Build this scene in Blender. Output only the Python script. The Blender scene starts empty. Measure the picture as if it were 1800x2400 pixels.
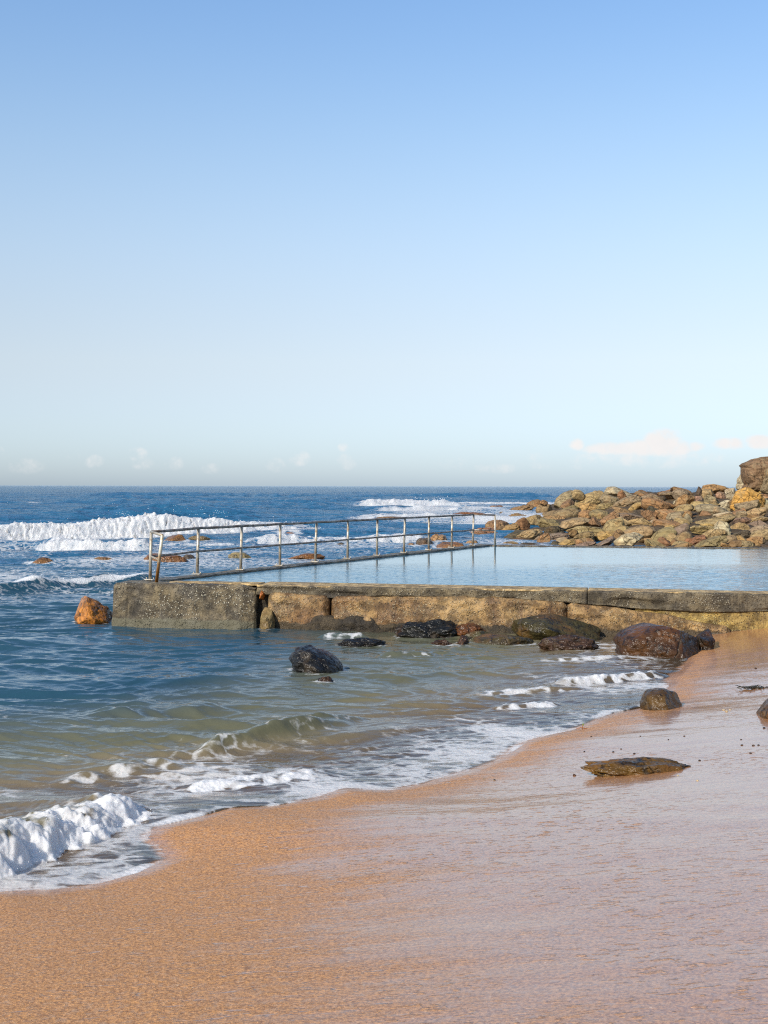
import bpy, bmesh, math, random
import numpy as np
from mathutils import Vector

scene = bpy.context.scene
COL = scene.collection
R = math.radians
F = 3000.0          # focal length in photograph pixels (1800 x 2400)
CAMZ = 2.86         # eye height above the calm sea

def hor(px):                       # horizon row (the photo is very slightly tilted)
    return 1139.0 + (px - 900.0) * 0.0021

def at(px, py, z=0.0):             # where the sight line through a pixel meets height z
    Y = (CAMZ - z) * F / (py - hor(px))
    return (px - 900.0) / F * Y, Y

def at_depth(px, py, Y):
    return (px - 900.0) / F * Y, Y, CAMZ - (py - hor(px)) * Y / F

# ---------------------------------------------------------------- numpy noise
_rs = np.random.RandomState(7)
PERM = _rs.permutation(256).astype(np.int64)
PERM = np.concatenate([PERM, PERM, PERM])
GR = _rs.normal(size=(256, 3)); GR /= np.linalg.norm(GR, axis=1)[:, None]

def pn(x, y, z=0.0, seed=0):
    x = np.asarray(x, float); y = np.asarray(y, float)
    z = np.zeros_like(x) + z + seed * 17.37
    x = x + seed * 5.13
    xi = np.floor(x).astype(np.int64); yi = np.floor(y).astype(np.int64); zi = np.floor(z).astype(np.int64)
    xf = x - xi; yf = y - yi; zf = z - zi
    xi &= 255; yi &= 255; zi &= 255
    u = xf**3*(xf*(xf*6-15)+10); v = yf**3*(yf*(yf*6-15)+10); w = zf**3*(zf*(zf*6-15)+10)
    def g(a, b, c):
        i = PERM[PERM[PERM[(xi+a) & 255] + ((yi+b) & 255)] + ((zi+c) & 255)]
        G = GR[i]
        return G[..., 0]*(xf-a) + G[..., 1]*(yf-b) + G[..., 2]*(zf-c)
    x00 = g(0,0,0)*(1-u)+g(1,0,0)*u; x10 = g(0,1,0)*(1-u)+g(1,1,0)*u
    x01 = g(0,0,1)*(1-u)+g(1,0,1)*u; x11 = g(0,1,1)*(1-u)+g(1,1,1)*u
    return ((x00*(1-v)+x10*v)*(1-w) + (x01*(1-v)+x11*v)*w) * 1.5

def fbm(x, y, z=0.0, oct=4, seed=0, gain=0.5):
    r = 0; a = 1.0; f = 1.0
    for i in range(oct):
        r = r + a*pn(x*f, y*f, z*f, seed+i); a *= gain; f *= 2.03
    return r

def ss(a, b, x):
    t = np.clip((x-a)/(b-a), 0, 1); return t*t*(3-2*t)

# ---------------------------------------------------------------- mesh helpers
def mesh_np(name, co, faces, smooth=True, attrs=None):
    """co (n,3); faces (m,k) int array"""
    me = bpy.data.meshes.new(name)
    co = np.asarray(co, np.float32); faces = np.asarray(faces, np.int32)
    n, m, k = len(co), len(faces), faces.shape[1]
    me.vertices.add(n); me.vertices.foreach_set('co', co.ravel())
    me.loops.add(m*k); me.loops.foreach_set('vertex_index', faces.ravel())
    me.polygons.add(m)
    me.polygons.foreach_set('loop_start', np.arange(0, m*k, k, dtype=np.int32))
    me.update(calc_edges=True)
    me.polygons.foreach_set('use_smooth', np.full(m, smooth))
    for an, av in (attrs or {}).items():
        a = me.attributes.new(an, 'FLOAT', 'POINT'); a.data.foreach_set('value', np.asarray(av, np.float32).ravel())
    me.validate()
    return me

def link(name, me, mat=None, parent=None, loc=None):
    o = bpy.data.objects.new(name, me)
    if mat: me.materials.append(mat)
    COL.objects.link(o)
    if parent: o.parent = parent
    if loc is not None: o.location = loc
    return o

def tag(o, label=None, cat=None, group=None, kind=None):
    if label: o['label'] = label
    if cat: o['category'] = cat
    if group: o['group'] = group
    if kind: o['kind'] = kind
    return o

def empty(name, loc, label, cat, group=None):
    o = bpy.data.objects.new(name, None); o.empty_display_size = 0.2; COL.objects.link(o); o.location = loc
    return tag(o, label, cat, group)

def grid_faces(nr, nc):
    i = np.arange(nr*nc).reshape(nr, nc)
    return np.stack([i[:-1, :-1], i[:-1, 1:], i[1:, 1:], i[1:, :-1]], -1).reshape(-1, 4)

_ico = {}
def ico(sub):
    if sub not in _ico:
        bm = bmesh.new(); bmesh.ops.create_icosphere(bm, subdivisions=sub, radius=1.0)
        bm.verts.ensure_lookup_table()
        co = np.array([v.co[:] for v in bm.verts]); f = np.array([[v.index for v in fc.verts] for fc in bm.faces])
        bm.free(); _ico[sub] = (co, f)
    return _ico[sub]

def tube_np(pts, rads, seg=14, caps=True):
    pts = np.asarray(pts, float); n = len(pts)
    if np.isscalar(rads): rads = [rads]*n
    vs = []; 
    for i in range(n):
        t = pts[min(i+1, n-1)] - pts[max(i-1, 0)]; t = t/np.linalg.norm(t)
        up = np.array([0, 0, 1.]) if abs(t[2]) < .9 else np.array([1., 0, 0])
        a = np.cross(t, up); a /= np.linalg.norm(a); b = np.cross(t, a)
        for k in range(seg):
            an = 2*math.pi*k/seg
            vs.append(pts[i] + rads[i]*(math.cos(an)*a + math.sin(an)*b))
    fs = []
    for i in range(n-1):
        for k in range(seg):
            k2 = (k+1) % seg
            fs.append((i*seg+k, i*seg+k2, (i+1)*seg+k2, (i+1)*seg+k))
    if caps:
        c0 = len(vs); vs.append(pts[0]); vs.append(pts[-1])
        for k in range(seg):
            k2 = (k+1) % seg
            fs.append((c0, k2, k, k)); fs.append((c0+1, (n-1)*seg+k, (n-1)*seg+k2, (n-1)*seg+k2))
    return vs, fs

def poly_obj(name, vs, fs, mat, parent=None, smooth=True, loc=None, bevel=0):
    me = bpy.data.meshes.new(name)
    me.from_pydata([tuple(v) for v in vs], [], [tuple(dict.fromkeys(f)) for f in fs]); me.update()
    if bevel:
        bm = bmesh.new(); bm.from_mesh(me)
        bmesh.ops.bevel(bm, geom=bm.edges[:], offset=bevel, segments=2, profile=.6, affect='EDGES')
        bm.to_mesh(me); bm.free()
    for p in me.polygons: p.use_smooth = smooth
    return link(name, me, mat, parent, loc)

def box(name, c, size, mat, parent=None, bevel=0.01, rz=0):
    x, y, z = [s/2 for s in size]
    vs = [(sx*x, sy*y, sz*z) for sx in (-1, 1) for sy in (-1, 1) for sz in (-1, 1)]
    ca, sa = math.cos(rz), math.sin(rz)
    vs = [(c[0]+a*ca-b*sa, c[1]+a*sa+b*ca, c[2]+d) for a, b, d in vs]
    fs = [(0,1,3,2),(4,6,7,5),(0,4,5,1),(2,3,7,6),(0,2,6,4),(1,5,7,3)]
    return poly_obj(name, vs, fs, mat, parent, smooth=False, bevel=bevel)

# ---------------------------------------------------------------- node helper
class NT:
    def __init__(s, nt): s.nt = nt; s.n = nt.nodes; s.l = nt.links
    def node(s, typ, **kw):
        nd = s.n.new(typ)
        ins = kw.pop('ins', {})
        for k, v in kw.items(): setattr(nd, k, v)
        for k, v in ins.items():
            sock = nd.inputs[k]
            if isinstance(v, bpy.types.NodeSocket): s.l.new(v, sock)
            else: sock.default_value = v
        return nd
    def m(s, op, a, b=0.0, c=None, clamp=False):
        ins = {0: a, 1: b}
        if c is not None: ins[2] = c
        return s.node('ShaderNodeMath', operation=op, use_clamp=clamp, ins=ins).outputs[0]
    def smooth(s, x, a, b, lo=0.0, hi=1.0):
        return s.node('ShaderNodeMapRange', interpolation_type='SMOOTHSTEP', ins={0: x, 1: a, 2: b, 3: lo, 4: hi}).outputs[0]
    def lin(s, x, a, b, lo=0.0, hi=1.0):
        return s.node('ShaderNodeMapRange', ins={0: x, 1: a, 2: b, 3: lo, 4: hi}).outputs[0]
    def mix(s, f, a, b, mode='MIX'):
        nd = s.node('ShaderNodeMix', data_type='RGBA', blend_type=mode, clamp_factor=True)
        for i, v in ((0, f), (6, a), (7, b)):
            if isinstance(v, bpy.types.NodeSocket): s.l.new(v, nd.inputs[i])
            else: nd.inputs[i].default_value = v if i == 0 else (tuple(v)+(1,) if len(v) == 3 else v)
        return nd.outputs[2]
    def coord(s, scale=(1, 1, 1), loc=(0, 0, 0), rot=(0, 0, 0), src='Object'):
        tc = s.node('ShaderNodeTexCoord')
        return s.node('ShaderNodeMapping', ins={0: tc.outputs[src], 1: loc, 2: rot, 3: scale}).outputs[0]
    def noise(s, vec, scale=1.0, detail=4.0, rough=0.5, dist=0.0):
        return s.node('ShaderNodeTexNoise', ins={'Vector': vec, 'Scale': scale, 'Detail': detail, 'Roughness': rough, 'Distortion': dist}).outputs[0]
    def voro(s, vec, scale=1.0, feature='F1', rnd=1.0):
        return s.node('ShaderNodeTexVoronoi', feature=feature, ins={'Vector': vec, 'Scale': scale, 'Randomness': rnd}).outputs['Distance']
    def attr(s, name, typ='GEOMETRY', out='Fac'):
        return s.node('ShaderNodeAttribute', attribute_name=name, attribute_type=typ).outputs[out]
    def bump(s, h, dist=0.01, strength=1.0, normal=None):
        ins = {'Height': h, 'Distance': dist, 'Strength': strength}
        if normal is not None: ins['Normal'] = normal
        return s.node('ShaderNodeBump', ins=ins).outputs[0]

def mat_new(name):
    m = bpy.data.materials.new(name); m.use_nodes = True
    nt = NT(m.node_tree); nt.n.clear()
    return m, nt

def finish(nt, shader):
    o = nt.node('ShaderNodeOutputMaterial'); nt.l.new(shader, o.inputs[0])

def princ(nt, **ins):
    return nt.node('ShaderNodeBsdfPrincipled', ins={k: v for k, v in ins.items()}).outputs[0]
CLOUD_HI = (4.95, 4.75, 4.65); CLOUD_LO = (4.2, 4.3, 4.4)
SKY_RAMP = [(0.0, (.53, .66, .97)), (.11, (.61, .65, .82)), (.24, (.83, .68, .65)), (.45, (1.07, .90, .80)), (.67, (1.06, 1.0, .92)), (.90, (.88, .98, 1.04))]
SKY_STR = .137; SUN_STR = 4.1; EXPO = 0.5; ROLL = 1.0
# ================================================================ materials
def c4(r, g, b): return (r, g, b, 1.0)

def make_rock_mat(name, wet=False):
    m, t = mat_new(name)
    co = t.coord()
    oi = t.node('ShaderNodeObjectInfo')
    rnd = oi.outputs['Random']
    off = t.node('ShaderNodeCombineXYZ', ins={0: t.m('MULTIPLY', rnd, 37.0), 1: t.m('MULTIPLY', rnd, 91.0), 2: t.m('MULTIPLY', rnd, 53.0)}).outputs[0]
    v = t.node('ShaderNodeVectorMath', operation='ADD', ins={0: co, 1: off}).outputs[0]
    tint = oi.outputs['Color']
    big = t.noise(v, 0.9, 5, 0.6)
    mid = t.noise(v, 5.0, 6, 0.65)
    fine = t.noise(v, 38.0, 4, 0.6)
    # bedding bands
    wv = t.node('ShaderNodeTexWave', wave_type='BANDS', bands_direction='Z',
                ins={'Vector': v, 'Scale': 1.3, 'Distortion': 7.0, 'Detail': 3.0, 'Detail Scale': 1.2}).outputs['Fac']
    if wet:
        c = t.mix(t.smooth(big, .50, .66), tint, t.mix(0.38, tint, c4(.20, .075, .012)))
        c = t.mix(t.smooth(t.noise(v, 6, 4, .6, .6), .52, .64), c, t.mix(1.0, c, c4(.30, .30, .32), 'MULTIPLY'))
    else:
        c = t.mix(t.smooth(big, .54, .72), tint, t.mix(0.45, tint, c4(.36, .17, .05)))
        c = t.mix(t.smooth(t.noise(v, 1.7, 4, .6, .6), .52, .66), c, t.mix(0.5, tint, c4(.27, .215, .12)))
    c = t.mix(t.m('MULTIPLY', t.smooth(wv, .45, .9), .45), c, t.mix(1.0, c, c4(.62, .55, .48), 'MULTIPLY'))
    c = t.mix(t.smooth(mid, .35, .75), t.mix(1.0, c, c4(.72, .70, .68), 'MULTIPLY'), t.mix(1.0, c, c4(1.18, 1.15, 1.1), 'MULTIPLY'))
    # lichen / pits specks
    sp = t.smooth(t.voro(v, 11.0), .10, .28)
    pm = t.smooth(t.noise(v, 1.3, 2), .48, .60)
    pits = t.m('MULTIPLY', t.m('SUBTRACT', 1.0, sp), pm)
    c = t.mix(t.m('MULTIPLY', pits, .65), c, c4(.05, .035, .02))
    c = t.mix(t.m('MULTIPLY', t.smooth(fine, .62, .75), .30 if not wet else .06), c, c4(.55, .48, .36))
    hgt = t.m('ADD', t.m('MULTIPLY', big, 1.2), t.m('MULTIPLY', mid, .55))
    hgt = t.m('ADD', hgt, t.m('MULTIPLY', fine, .10))
    hgt = t.m('SUBTRACT', hgt, t.m('MULTIPLY', pits, .5))
    crack = t.smooth(t.node('ShaderNodeTexVoronoi', feature='DISTANCE_TO_EDGE', ins={'Vector': t.node('ShaderNodeVectorMath', operation='ADD', ins={0: v, 1: t.node('ShaderNodeTexNoise', ins={'Vector': v, 'Scale': 2.0}).outputs[1]}).outputs[0], 'Scale': .75}).outputs['Distance'], 0.0, .035)
    hgt = t.m('ADD', hgt, t.m('MULTIPLY', crack, .28))
    c = t.mix(t.m('MULTIPLY', t.m('SUBTRACT', 1.0, crack), .55), c, c4(.05, .035, .02))
    if wet:
        n = t.bump(t.m('ADD', hgt, t.m('MULTIPLY', t.noise(v, 14, 3, .5), .7)), .055)
        sh = princ(t, **{'Base Color': c, 'Roughness': .6, 'Normal': n, 'Specular IOR Level': .12, 'Coat Weight': .8, 'Coat Roughness': .20, 'Coat IOR': 1.33,
                         'Coat Normal': t.bump(t.m('ADD', t.m('MULTIPLY', t.voro(v, 8), .8), t.m('ADD', t.m('MULTIPLY', t.noise(v, 14, 2, .5), .7), t.m('MULTIPLY', mid, .8))), .05)})
    else:
        n = t.bump(hgt, .13)
        sh = princ(t, **{'Base Color': c, 'Roughness': .85, 'Normal': n, 'Specular IOR Level': .25})
    finish(t, sh); return m

M_ROCK = make_rock_mat('boulder_stone')
M_WET = make_rock_mat('wet_stone', True)

def make_concrete(name, c1, c2, speck, speck_amt, stain, wet=.25, moss=None, scale=1.0, grit=.85):
    m, t = mat_new(name)
    v = t.coord()
    big = t.noise(v, .8, 5, .65); mid = t.noise(v, 4.5, 5, .65); fine = t.noise(v, 40, 4, .6)
    c = t.mix(t.smooth(big, .38, .64), c1, c2)
    c = t.mix(t.smooth(mid, .40, .62), t.mix(1.0, c, c4(.42, .40, .36), 'MULTIPLY'), t.mix(1.0, c, c4(1.2, 1.18, 1.12), 'MULTIPLY'))
    # vertical run-off streaks
    st = t.noise(t.coord((5.0, 5.0, .55)), 1.3, 4, .6)
    c = t.mix(t.m('MULTIPLY', t.smooth(st, .55, .70), .75), c, stain)
    run = t.noise(t.coord((9.0, 9.0, .9)), 1.0, 5, .7, .3)
    c = t.mix(t.m('MULTIPLY', t.smooth(run, .54, .66), t.m('MULTIPLY', t.smooth(big, .35, .6), .7)), c, t.mix(1.0, c, c4(.30, .25, .19), 'MULTIPLY'))
    # barnacles / shell grit
    vs = t.voro(v, 23.0*scale); d = t.smooth(vs, .24, .42, 1.0, 0.0)
    reg = t.smooth(t.noise(v, 1.7, 4, .6), .40, .56)
    sel = t.smooth(t.noise(v, 11.0, 3), .38, .50)
    k = t.m('MULTIPLY', t.m('MULTIPLY', d, reg), t.m('MULTIPLY', sel, speck_amt))
    # small dark grit everywhere
    vd = t.smooth(t.voro(v, 21.0*scale), .14, .36, 1.0, 0.0)
    c = t.mix(t.m('MULTIPLY', t.m('MULTIPLY', vd, t.smooth(t.noise(v, 5, 3), .38, .55)), grit), c, c4(.035, .026, .016))
    c = t.mix(k, c, speck)
    if moss is not None:
        sx = t.node('ShaderNodeSeparateXYZ', ins={0: v})
        lowm = t.m('ADD', t.smooth(sx.outputs[2], .28, -.02), t.m('SUBTRACT', t.noise(v, 2.6, 5, .7), .5))
        c = t.mix(t.smooth(lowm, .26, .50), c, moss)
    hgt = t.m('ADD', t.m('MULTIPLY', mid, .8), t.m('ADD', t.m('MULTIPLY', fine, .3), t.m('ADD', t.m('MULTIPLY', k, .5), t.m('MULTIPLY', vd, -.15))))
    n = t.bump(hgt, .06)
    rough = t.smooth(t.noise(v, 2.5, 3), .4, .62, .85, .80-wet)
    sh = princ(t, **{'Base Color': c, 'Roughness': rough, 'Normal': n, 'Specular IOR Level': .4, 'Coat Weight': wet*.8, 'Coat Roughness': .2, 'Coat Normal': t.bump(t.m('ADD', t.noise(v, 30, 3), mid), .06)})
    finish(t, sh); return m

M_BLOCK = make_concrete('barnacled_concrete', c4(.155, .12, .068), c4(.055, .046, .032), c4(.42, .38, .28), 1.0, c4(.04, .032, .022), .25, c4(.10, .09, .055))
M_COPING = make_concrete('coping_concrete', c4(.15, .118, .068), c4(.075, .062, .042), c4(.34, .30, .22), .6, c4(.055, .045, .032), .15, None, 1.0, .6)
M_COPTOP = make_concrete('tan_coping_top', c4(.46, .33, .16), c4(.38, .27, .14), c4(.55, .48, .34), .4, c4(.28, .19, .09), .0, None, .7, .35)  # lighter tan than the coping face
M_TAN = make_concrete('tan_sandstone', c4(.29, .185, .075), c4(.17, .090, .034), c4(.46, .38, .24), .45, c4(.10, .05, .018), .3, c4(.055, .038, .018))
M_YEL = make_concrete('yellow_grit_footing', c4(.36, .25, .07), c4(.22, .15, .05), c4(.5, .42, .2), .6, c4(.12, .075, .03), .15, c4(.05, .036, .018), 1.3)
M_DARK = make_concrete('dark_algae_crust', c4(.022, .016, .009), c4(.045, .032, .016), c4(.2, .15, .08), .4, c4(.03, .022, .012), .08, None, 1.4)
M_SIDE = make_concrete('side_wall_concrete', c4(.15, .115, .065), c4(.08, .064, .04), c4(.4, .34, .22), .7, c4(.05, .035, .02), .4)

def make_metal(name, base, rust, amt, metal=.55):
    m, t = mat_new(name)
    v = t.coord()
    n1 = t.noise(v, 7, 5, .65)
    c = t.mix(t.smooth(n1, 1.0-amt-.08, 1.0-amt+.1), base, rust)
    c = t.mix(t.m('MULTIPLY', t.smooth(t.noise(t.coord((1, 1, .2)), 22, 3), .5, .7), .4), c, t.mix(1.0, c, c4(.6, .55, .5), 'MULTIPLY'))
    sh = princ(t, **{'Base Color': c, 'Metallic': metal, 'Roughness': t.lin(n1, .3, .7, .35, .6), 'Normal': t.bump(t.noise(v, 40, 3), .002)})
    finish(t, sh); return m
M_POST = make_metal('galvanised_post', c4(.40, .36, .29), c4(.22, .15, .08), .45, .3)
M_RAIL = make_metal('weathered_rail', c4(.26, .21, .165), c4(.13, .08, .05), .5, .35)
M_RUST = make_metal('rusty_post', c4(.50, .46, .36), c4(.30, .20, .10), .42, .3)
_t = NT(M_RUST.node_tree); _b = [n for n in _t.n if n.type == 'BSDF_PRINCIPLED'][0]; _src = _b.inputs['Base Color'].links[0].from_socket
_v = _t.coord(); _z = _t.node('ShaderNodeSeparateXYZ', ins={0: _v}).outputs[2]
_t.l.new(_t.mix(_t.smooth(_t.m('ADD', _z, _t.m('MULTIPLY', _t.noise(_v, 9, 4), .5)), 1.75, 1.35), _src, c4(.33, .15, .035)), _b.inputs['Base Color'])
M_PLATE = make_metal('pale_base_plate', c4(.50, .46, .38), c4(.26, .18, .09), .45, .1)

# ---- sand
def make_sand():
    m, t = mat_new('beach_sand')
    v = t.coord()
    film = t.attr('film')
    vs = t.coord((.55, 1.9, 1.0))
    streak = t.noise(vs, .9, 5, .6)
    streak2 = t.noise(t.coord((.9, 4.5, 1.0)), 1.6, 4, .6, .4)
    grain = t.noise(v, 150, 3, .7)
    grain2 = t.noise(v, 55, 4, .65)
    lump = t.noise(v, 14, 4, .6)
    c = t.mix(t.smooth(grain2, .32, .68), c4(.24, .102, .036), c4(.62, .305, .112))
    c = t.mix(t.m('MULTIPLY', t.smooth(grain, .60, .72), .6), c, c4(.80, .52, .22))
    c = t.mix(t.m('MULTIPLY', t.smooth(grain, .42, .32), .6), c, c4(.17, .085, .04))
    # sparse shell chips and dark grains
    vch = t.node('ShaderNodeTexVoronoi', feature='F1', ins={'Vector': v, 'Scale': 22.0})
    chip = t.m('MULTIPLY', t.smooth(vch.outputs['Distance'], .10, .15, 1.0, 0.0), t.m('GREATER_THAN', t.node('ShaderNodeSeparateColor', ins={0: vch.outputs['Color']}).outputs[0], .90))
    c = t.mix(t.m('MULTIPLY', chip, .8), c, c4(.85, .62, .38))
    # wet film mask: sheet attribute, broken by streaks and small pock marks
    pock = t.noise(t.coord((11., 26., 1.0)), 1.0, 2, .5, .5)
    pockarea = t.smooth(t.noise(t.coord((.5, .5, 1.)), 1.1, 4), .32, .66)
    f = t.m('ADD', film, t.m('MULTIPLY', t.m('SUBTRACT', streak, .5), .7))
    f = t.m('ADD', f, t.m('MULTIPLY', t.m('SUBTRACT', streak2, .5), .5))
    dash = t.smooth(t.noise(t.coord((7., 30., 1.0)), 1.0, 3, .55, .6), .60, .70)
    f = t.smooth(t.m('ADD', f, t.m('MULTIPLY', dash, .45)), .25, .8)
    blot = t.noise(v, 24, 3, .6)
    c = t.mix(t.m('MULTIPLY', t.smooth(blot, .52, .68), .5), c, c4(.42, .27, .17))
    c = t.mix(t.m('MULTIPLY', t.smooth(blot, .46, .34), .35), c, c4(.60, .27, .06))
    hole = t.m('MULTIPLY', t.smooth(pock, .585, .66), t.m('MULTIPLY', pockarea, .75))
    f2 = t.m('MULTIPLY', f, t.m('SUBTRACT', 1.0, hole))
    wetc = t.mix(1.0, c, c4(.82, .80, .86), 'MULTIPLY')
    c = t.mix(f2, c, wetc)
    hg = t.m('ADD', t.m('MULTIPLY', lump, .7), t.m('ADD', t.m('MULTIPLY', grain2, .55), t.m('MULTIPLY', grain, .28)))
    rgh = t.m('MULTIPLY', hg, t.lin(f2, 0, 1, 1.0, .10))
    n = t.bump(rgh, .017)
    nc = t.bump(t.m('ADD', t.noise(t.coord((1., 2.4, 1.)), 5, 2), t.m('MULTIPLY', hole, -.8)), .003, .8)
    sh = princ(t, **{'Base Color': c, 'Roughness': t.lin(f2, 0, 1, .62, .40), 'Normal': n, 'Specular IOR Level': .45,
                     'Coat Weight': t.lin(f2, 0, 1, .04, 1.0), 'Coat Roughness': t.lin(f2, 0, 1, .35, .10), 'Coat IOR': 1.38, 'Coat Normal': nc})
    finish(t, sh); return m
M_SAND = make_sand()

# ---- sea water with foam
def make_sea():
    m, t = mat_new('sea_water')
    foam = t.attr('foam'); depth = t.attr('depth'); far = t.attr('far')
    v = t.coord()
    # body colour of the lit water by depth
    shal = t.mix(t.smooth(depth, .02, .45), c4(.27, .195, .12), c4(.095, .092, .052))
    body = t.mix(t.smooth(depth, .35, 1.3), shal, c4(.016, .052, .078))
    body = t.mix(far, body, c4(.018, .092, .175))
    # ripples
    r1 = t.noise(t.coord((1.0, 1.9, 1.0)), 6.0, 4, .6, .3)
    r2 = t.noise(t.coord((.55, 1.25, 1.0)), 1.6, 4, .6, .2)
    r3 = t.noise(t.coord((.5, 1.0, 1.0)), .28, 5, .6, .2)
    h = t.m('MULTIPLY', r1, t.lin(far, 0, .6, .010, .02))
    h = t.m('ADD', h, t.m('MULTIPLY', r2, t.lin(far, 0, 1, .045, .42)))
    h = t.m('ADD', h, t.m('MULTIPLY', r3, t.lin(far, 0, 1, .0, 1.6)))
    nw = t.bump(h, 1.0, t.attr('calm'))
    fre = t.node('ShaderNodeFresnel', ins={'IOR': 1.35, 'Normal': nw}).outputs[0]
    dif = t.node('ShaderNodeBsdfDiffuse', ins={'Color': body, 'Normal': nw}).outputs[0]
    tr = t.node('ShaderNodeBsdfTransparent', ins={'Color': c4(.88, .90, .80)}).outputs[0]
    op = t.smooth(depth, .0, .38, .12, 1.0)
    under = t.node('ShaderNodeMixShader', ins={0: op, 1: tr, 2: dif}).outputs[0]
    gl = t.node('ShaderNodeBsdfGlossy', ins={'Color': c4(1, 1, 1), 'Roughness': t.lin(far, 0, 1, .04, .10), 'Normal': nw}).outputs[0]
    wat = t.node('ShaderNodeMixShader', ins={0: fre, 1: under, 2: gl}).outputs[0]
    wat = t.node('ShaderNodeMixShader', ins={0: t.smooth(depth, .0, .016), 1: t.node('ShaderNodeBsdfTransparent').outputs[0], 2: wat}).outputs[0]
    # foam lace
    vw = t.node('ShaderNodeVectorMath', operation='ADD', ins={0: t.coord((1.0, 1.5, 1.0)), 1: t.node('ShaderNodeVectorMath', operation='SCALE', ins={0: t.node('ShaderNodeTexNoise', ins={'Vector': t.coord((1., 1.6, 1.)), 'Scale': 1.6, 'Detail': 4.0}).outputs[1], 'Scale': .9}).outputs[0]}).outputs[0]
    lace = t.node('ShaderNodeTexVoronoi', feature='DISTANCE_TO_EDGE', ins={'Vector': vw, 'Scale': 3.2}).outputs['Distance']
    lace = t.smooth(lace, .0, .30, 1.0, 0.0)
    fn = t.noise(t.coord((1.0, 1.8, 1.0)), 3.6, 7, .72, .5)
    fn2 = t.noise(t.coord((.7, 1.8, 1.0)), .8, 5, .6, .6)
    th = t.m('ADD', t.m('MULTIPLY', fn, .75), t.m('ADD', t.m('MULTIPLY', lace, .24), t.m('MULTIPLY', fn2, .5)))
    ff = t.m('SUBTRACT', t.m('ADD', t.m('MULTIPLY', foam, 1.0), th), 1.10)
    ff = t.smooth(ff, -.03, .24)
    ff = t.m('MULTIPLY', ff, t.smooth(foam, .03, .15))
    fcol = t.mix(t.noise(v, 5, 4), c4(.80, .81, .81), c4(.93, .92, .90))
    nf = t.bump(t.m('ADD', t.noise(v, 9, 6, .7), t.m('MULTIPLY', t.voro(v, 24), .5)), t.lin(far, 0, 1, .022, .10))
    fd = princ(t, **{'Base Color': fcol, 'Roughness': .6, 'Normal': nf, 'Specular IOR Level': .3, 'Subsurface Weight': .8, 'Subsurface Radius': (.085, .09, .09), 'Subsurface Scale': 1.0})
    ftr = t.node('ShaderNodeBsdfTranslucent', ins={'Color': c4(.85, .87, .86)}).outputs[0]
    fd = t.node('ShaderNodeMixShader', ins={0: .28, 1: fd, 2: ftr}).outputs[0]
    ff = t.m('MULTIPLY', ff, t.smooth(foam, .35, 1.1, .62, 1.0))
    out = t.node('ShaderNodeMixShader', ins={0: ff, 1: wat, 2: fd}).outputs[0]
    finish(t, out); return m
M_SEA = make_sea()

def make_pool():
    m, t = mat_new('pool_water')
    near = t.attr('near')
    h = t.m('ADD', t.m('MULTIPLY', t.noise(t.coord((1.0, 1.9, 1.0)), 6.0, 3, .5, .3), .024), t.m('MULTIPLY', t.noise(t.coord((.5, 1.3, 1.)), .9, 3), .03))
    n = t.bump(h, 1.0, near)
    fre = t.node('ShaderNodeFresnel', ins={'IOR': 1.333, 'Normal': n}).outputs[0]
    dif = t.node('ShaderNodeBsdfDiffuse', ins={'Color': c4(.07, .19, .27), 'Normal': n}).outputs[0]
    gl = t.node('ShaderNodeBsdfGlossy', ins={'Color': c4(1, 1, 1), 'Roughness': .03, 'Normal': n}).outputs[0]
    finish(t, t.node('ShaderNodeMixShader', ins={0: fre, 1: dif, 2: gl}).outputs[0]); return m
M_POOL = make_pool()

def make_simple(name, col, rough=.5, **kw):
    m, t = mat_new(name)
    v = t.coord()
    c = t.mix(t.noise(v, 60, 3), tuple(x*.7 for x in col[:3]), tuple(min(1, x*1.25) for x in col[:3]))
    finish(t, princ(t, **{'Base Color': c, 'Roughness': rough, **kw})); return m
M_SPRAY = make_simple('spray_drops', (.9, .9, .9), .2)
M_WEED = make_simple('seaweed', (.03, .026, .014), .3)
M_SPRIG = make_simple('green_leaf', (.16, .26, .03), .5)
M_SPRIGB = make_simple('orange_stalk', (.26, .10, .03), .5)
# ================================================================ shoreline and sand
SHORE_PX = [(0,2084),(120,2080),(224,2068),(330,2038),(398,2006),(378,1972),(352,1956),(372,1932),(470,1909),(542,1889),(640,1885),
            (740,1868),(815,1845),(911,1848),(1000,1834),(1045,1820),(1114,1798),(1175,1776),(1239,1735),(1290,1718),(1353,1705),(1391,1687),(1440,1668),(1505,1655)]
SH = [at(x, y, .02) for x, y in SHORE_PX]
SH = [(-30, -24), (-12, -4.5), (-6.2, 4.2), (-3.7, 8.0)] + SH + [(3.75, 17.2), (4.35, 19.2), (4.95, 20.8), (5.25, 22.3), (5.3, 24.6), (6.5, 45), (30, 90)]
SH = np.array(SH)

# side of the shoreline: winding against a closed polygon on the inland side
POLY = np.vstack([SH, [[200, 90], [200, -24]]])
def shore_dist(X, Y):
    X = np.asarray(X, float); Y = np.asarray(Y, float)
    best = np.full(X.shape, 1e9)
    for i in range(len(SH)-1):
        a, b = SH[i], SH[i+1]; d = b-a; L = d@d
        t = np.clip(((X-a[0])*d[0]+(Y-a[1])*d[1])/L, 0, 1)
        q = (X-a[0]-t*d[0])**2+(Y-a[1]-t*d[1])**2
        best = np.minimum(best, q)
    inside = np.zeros(X.shape, bool)
    n = len(POLY)
    for i in range(n):
        x1, y1 = POLY[i]; x2, y2 = POLY[(i+1) % n]
        if y1 == y2: continue
        c = ((Y >= min(y1, y2)) & (Y < max(y1, y2)) & (X < x1+(Y-y1)*(x2-x1)/(y2-y1)))
        inside ^= c
    return np.where(inside, 1, -1)*np.sqrt(best)

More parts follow.
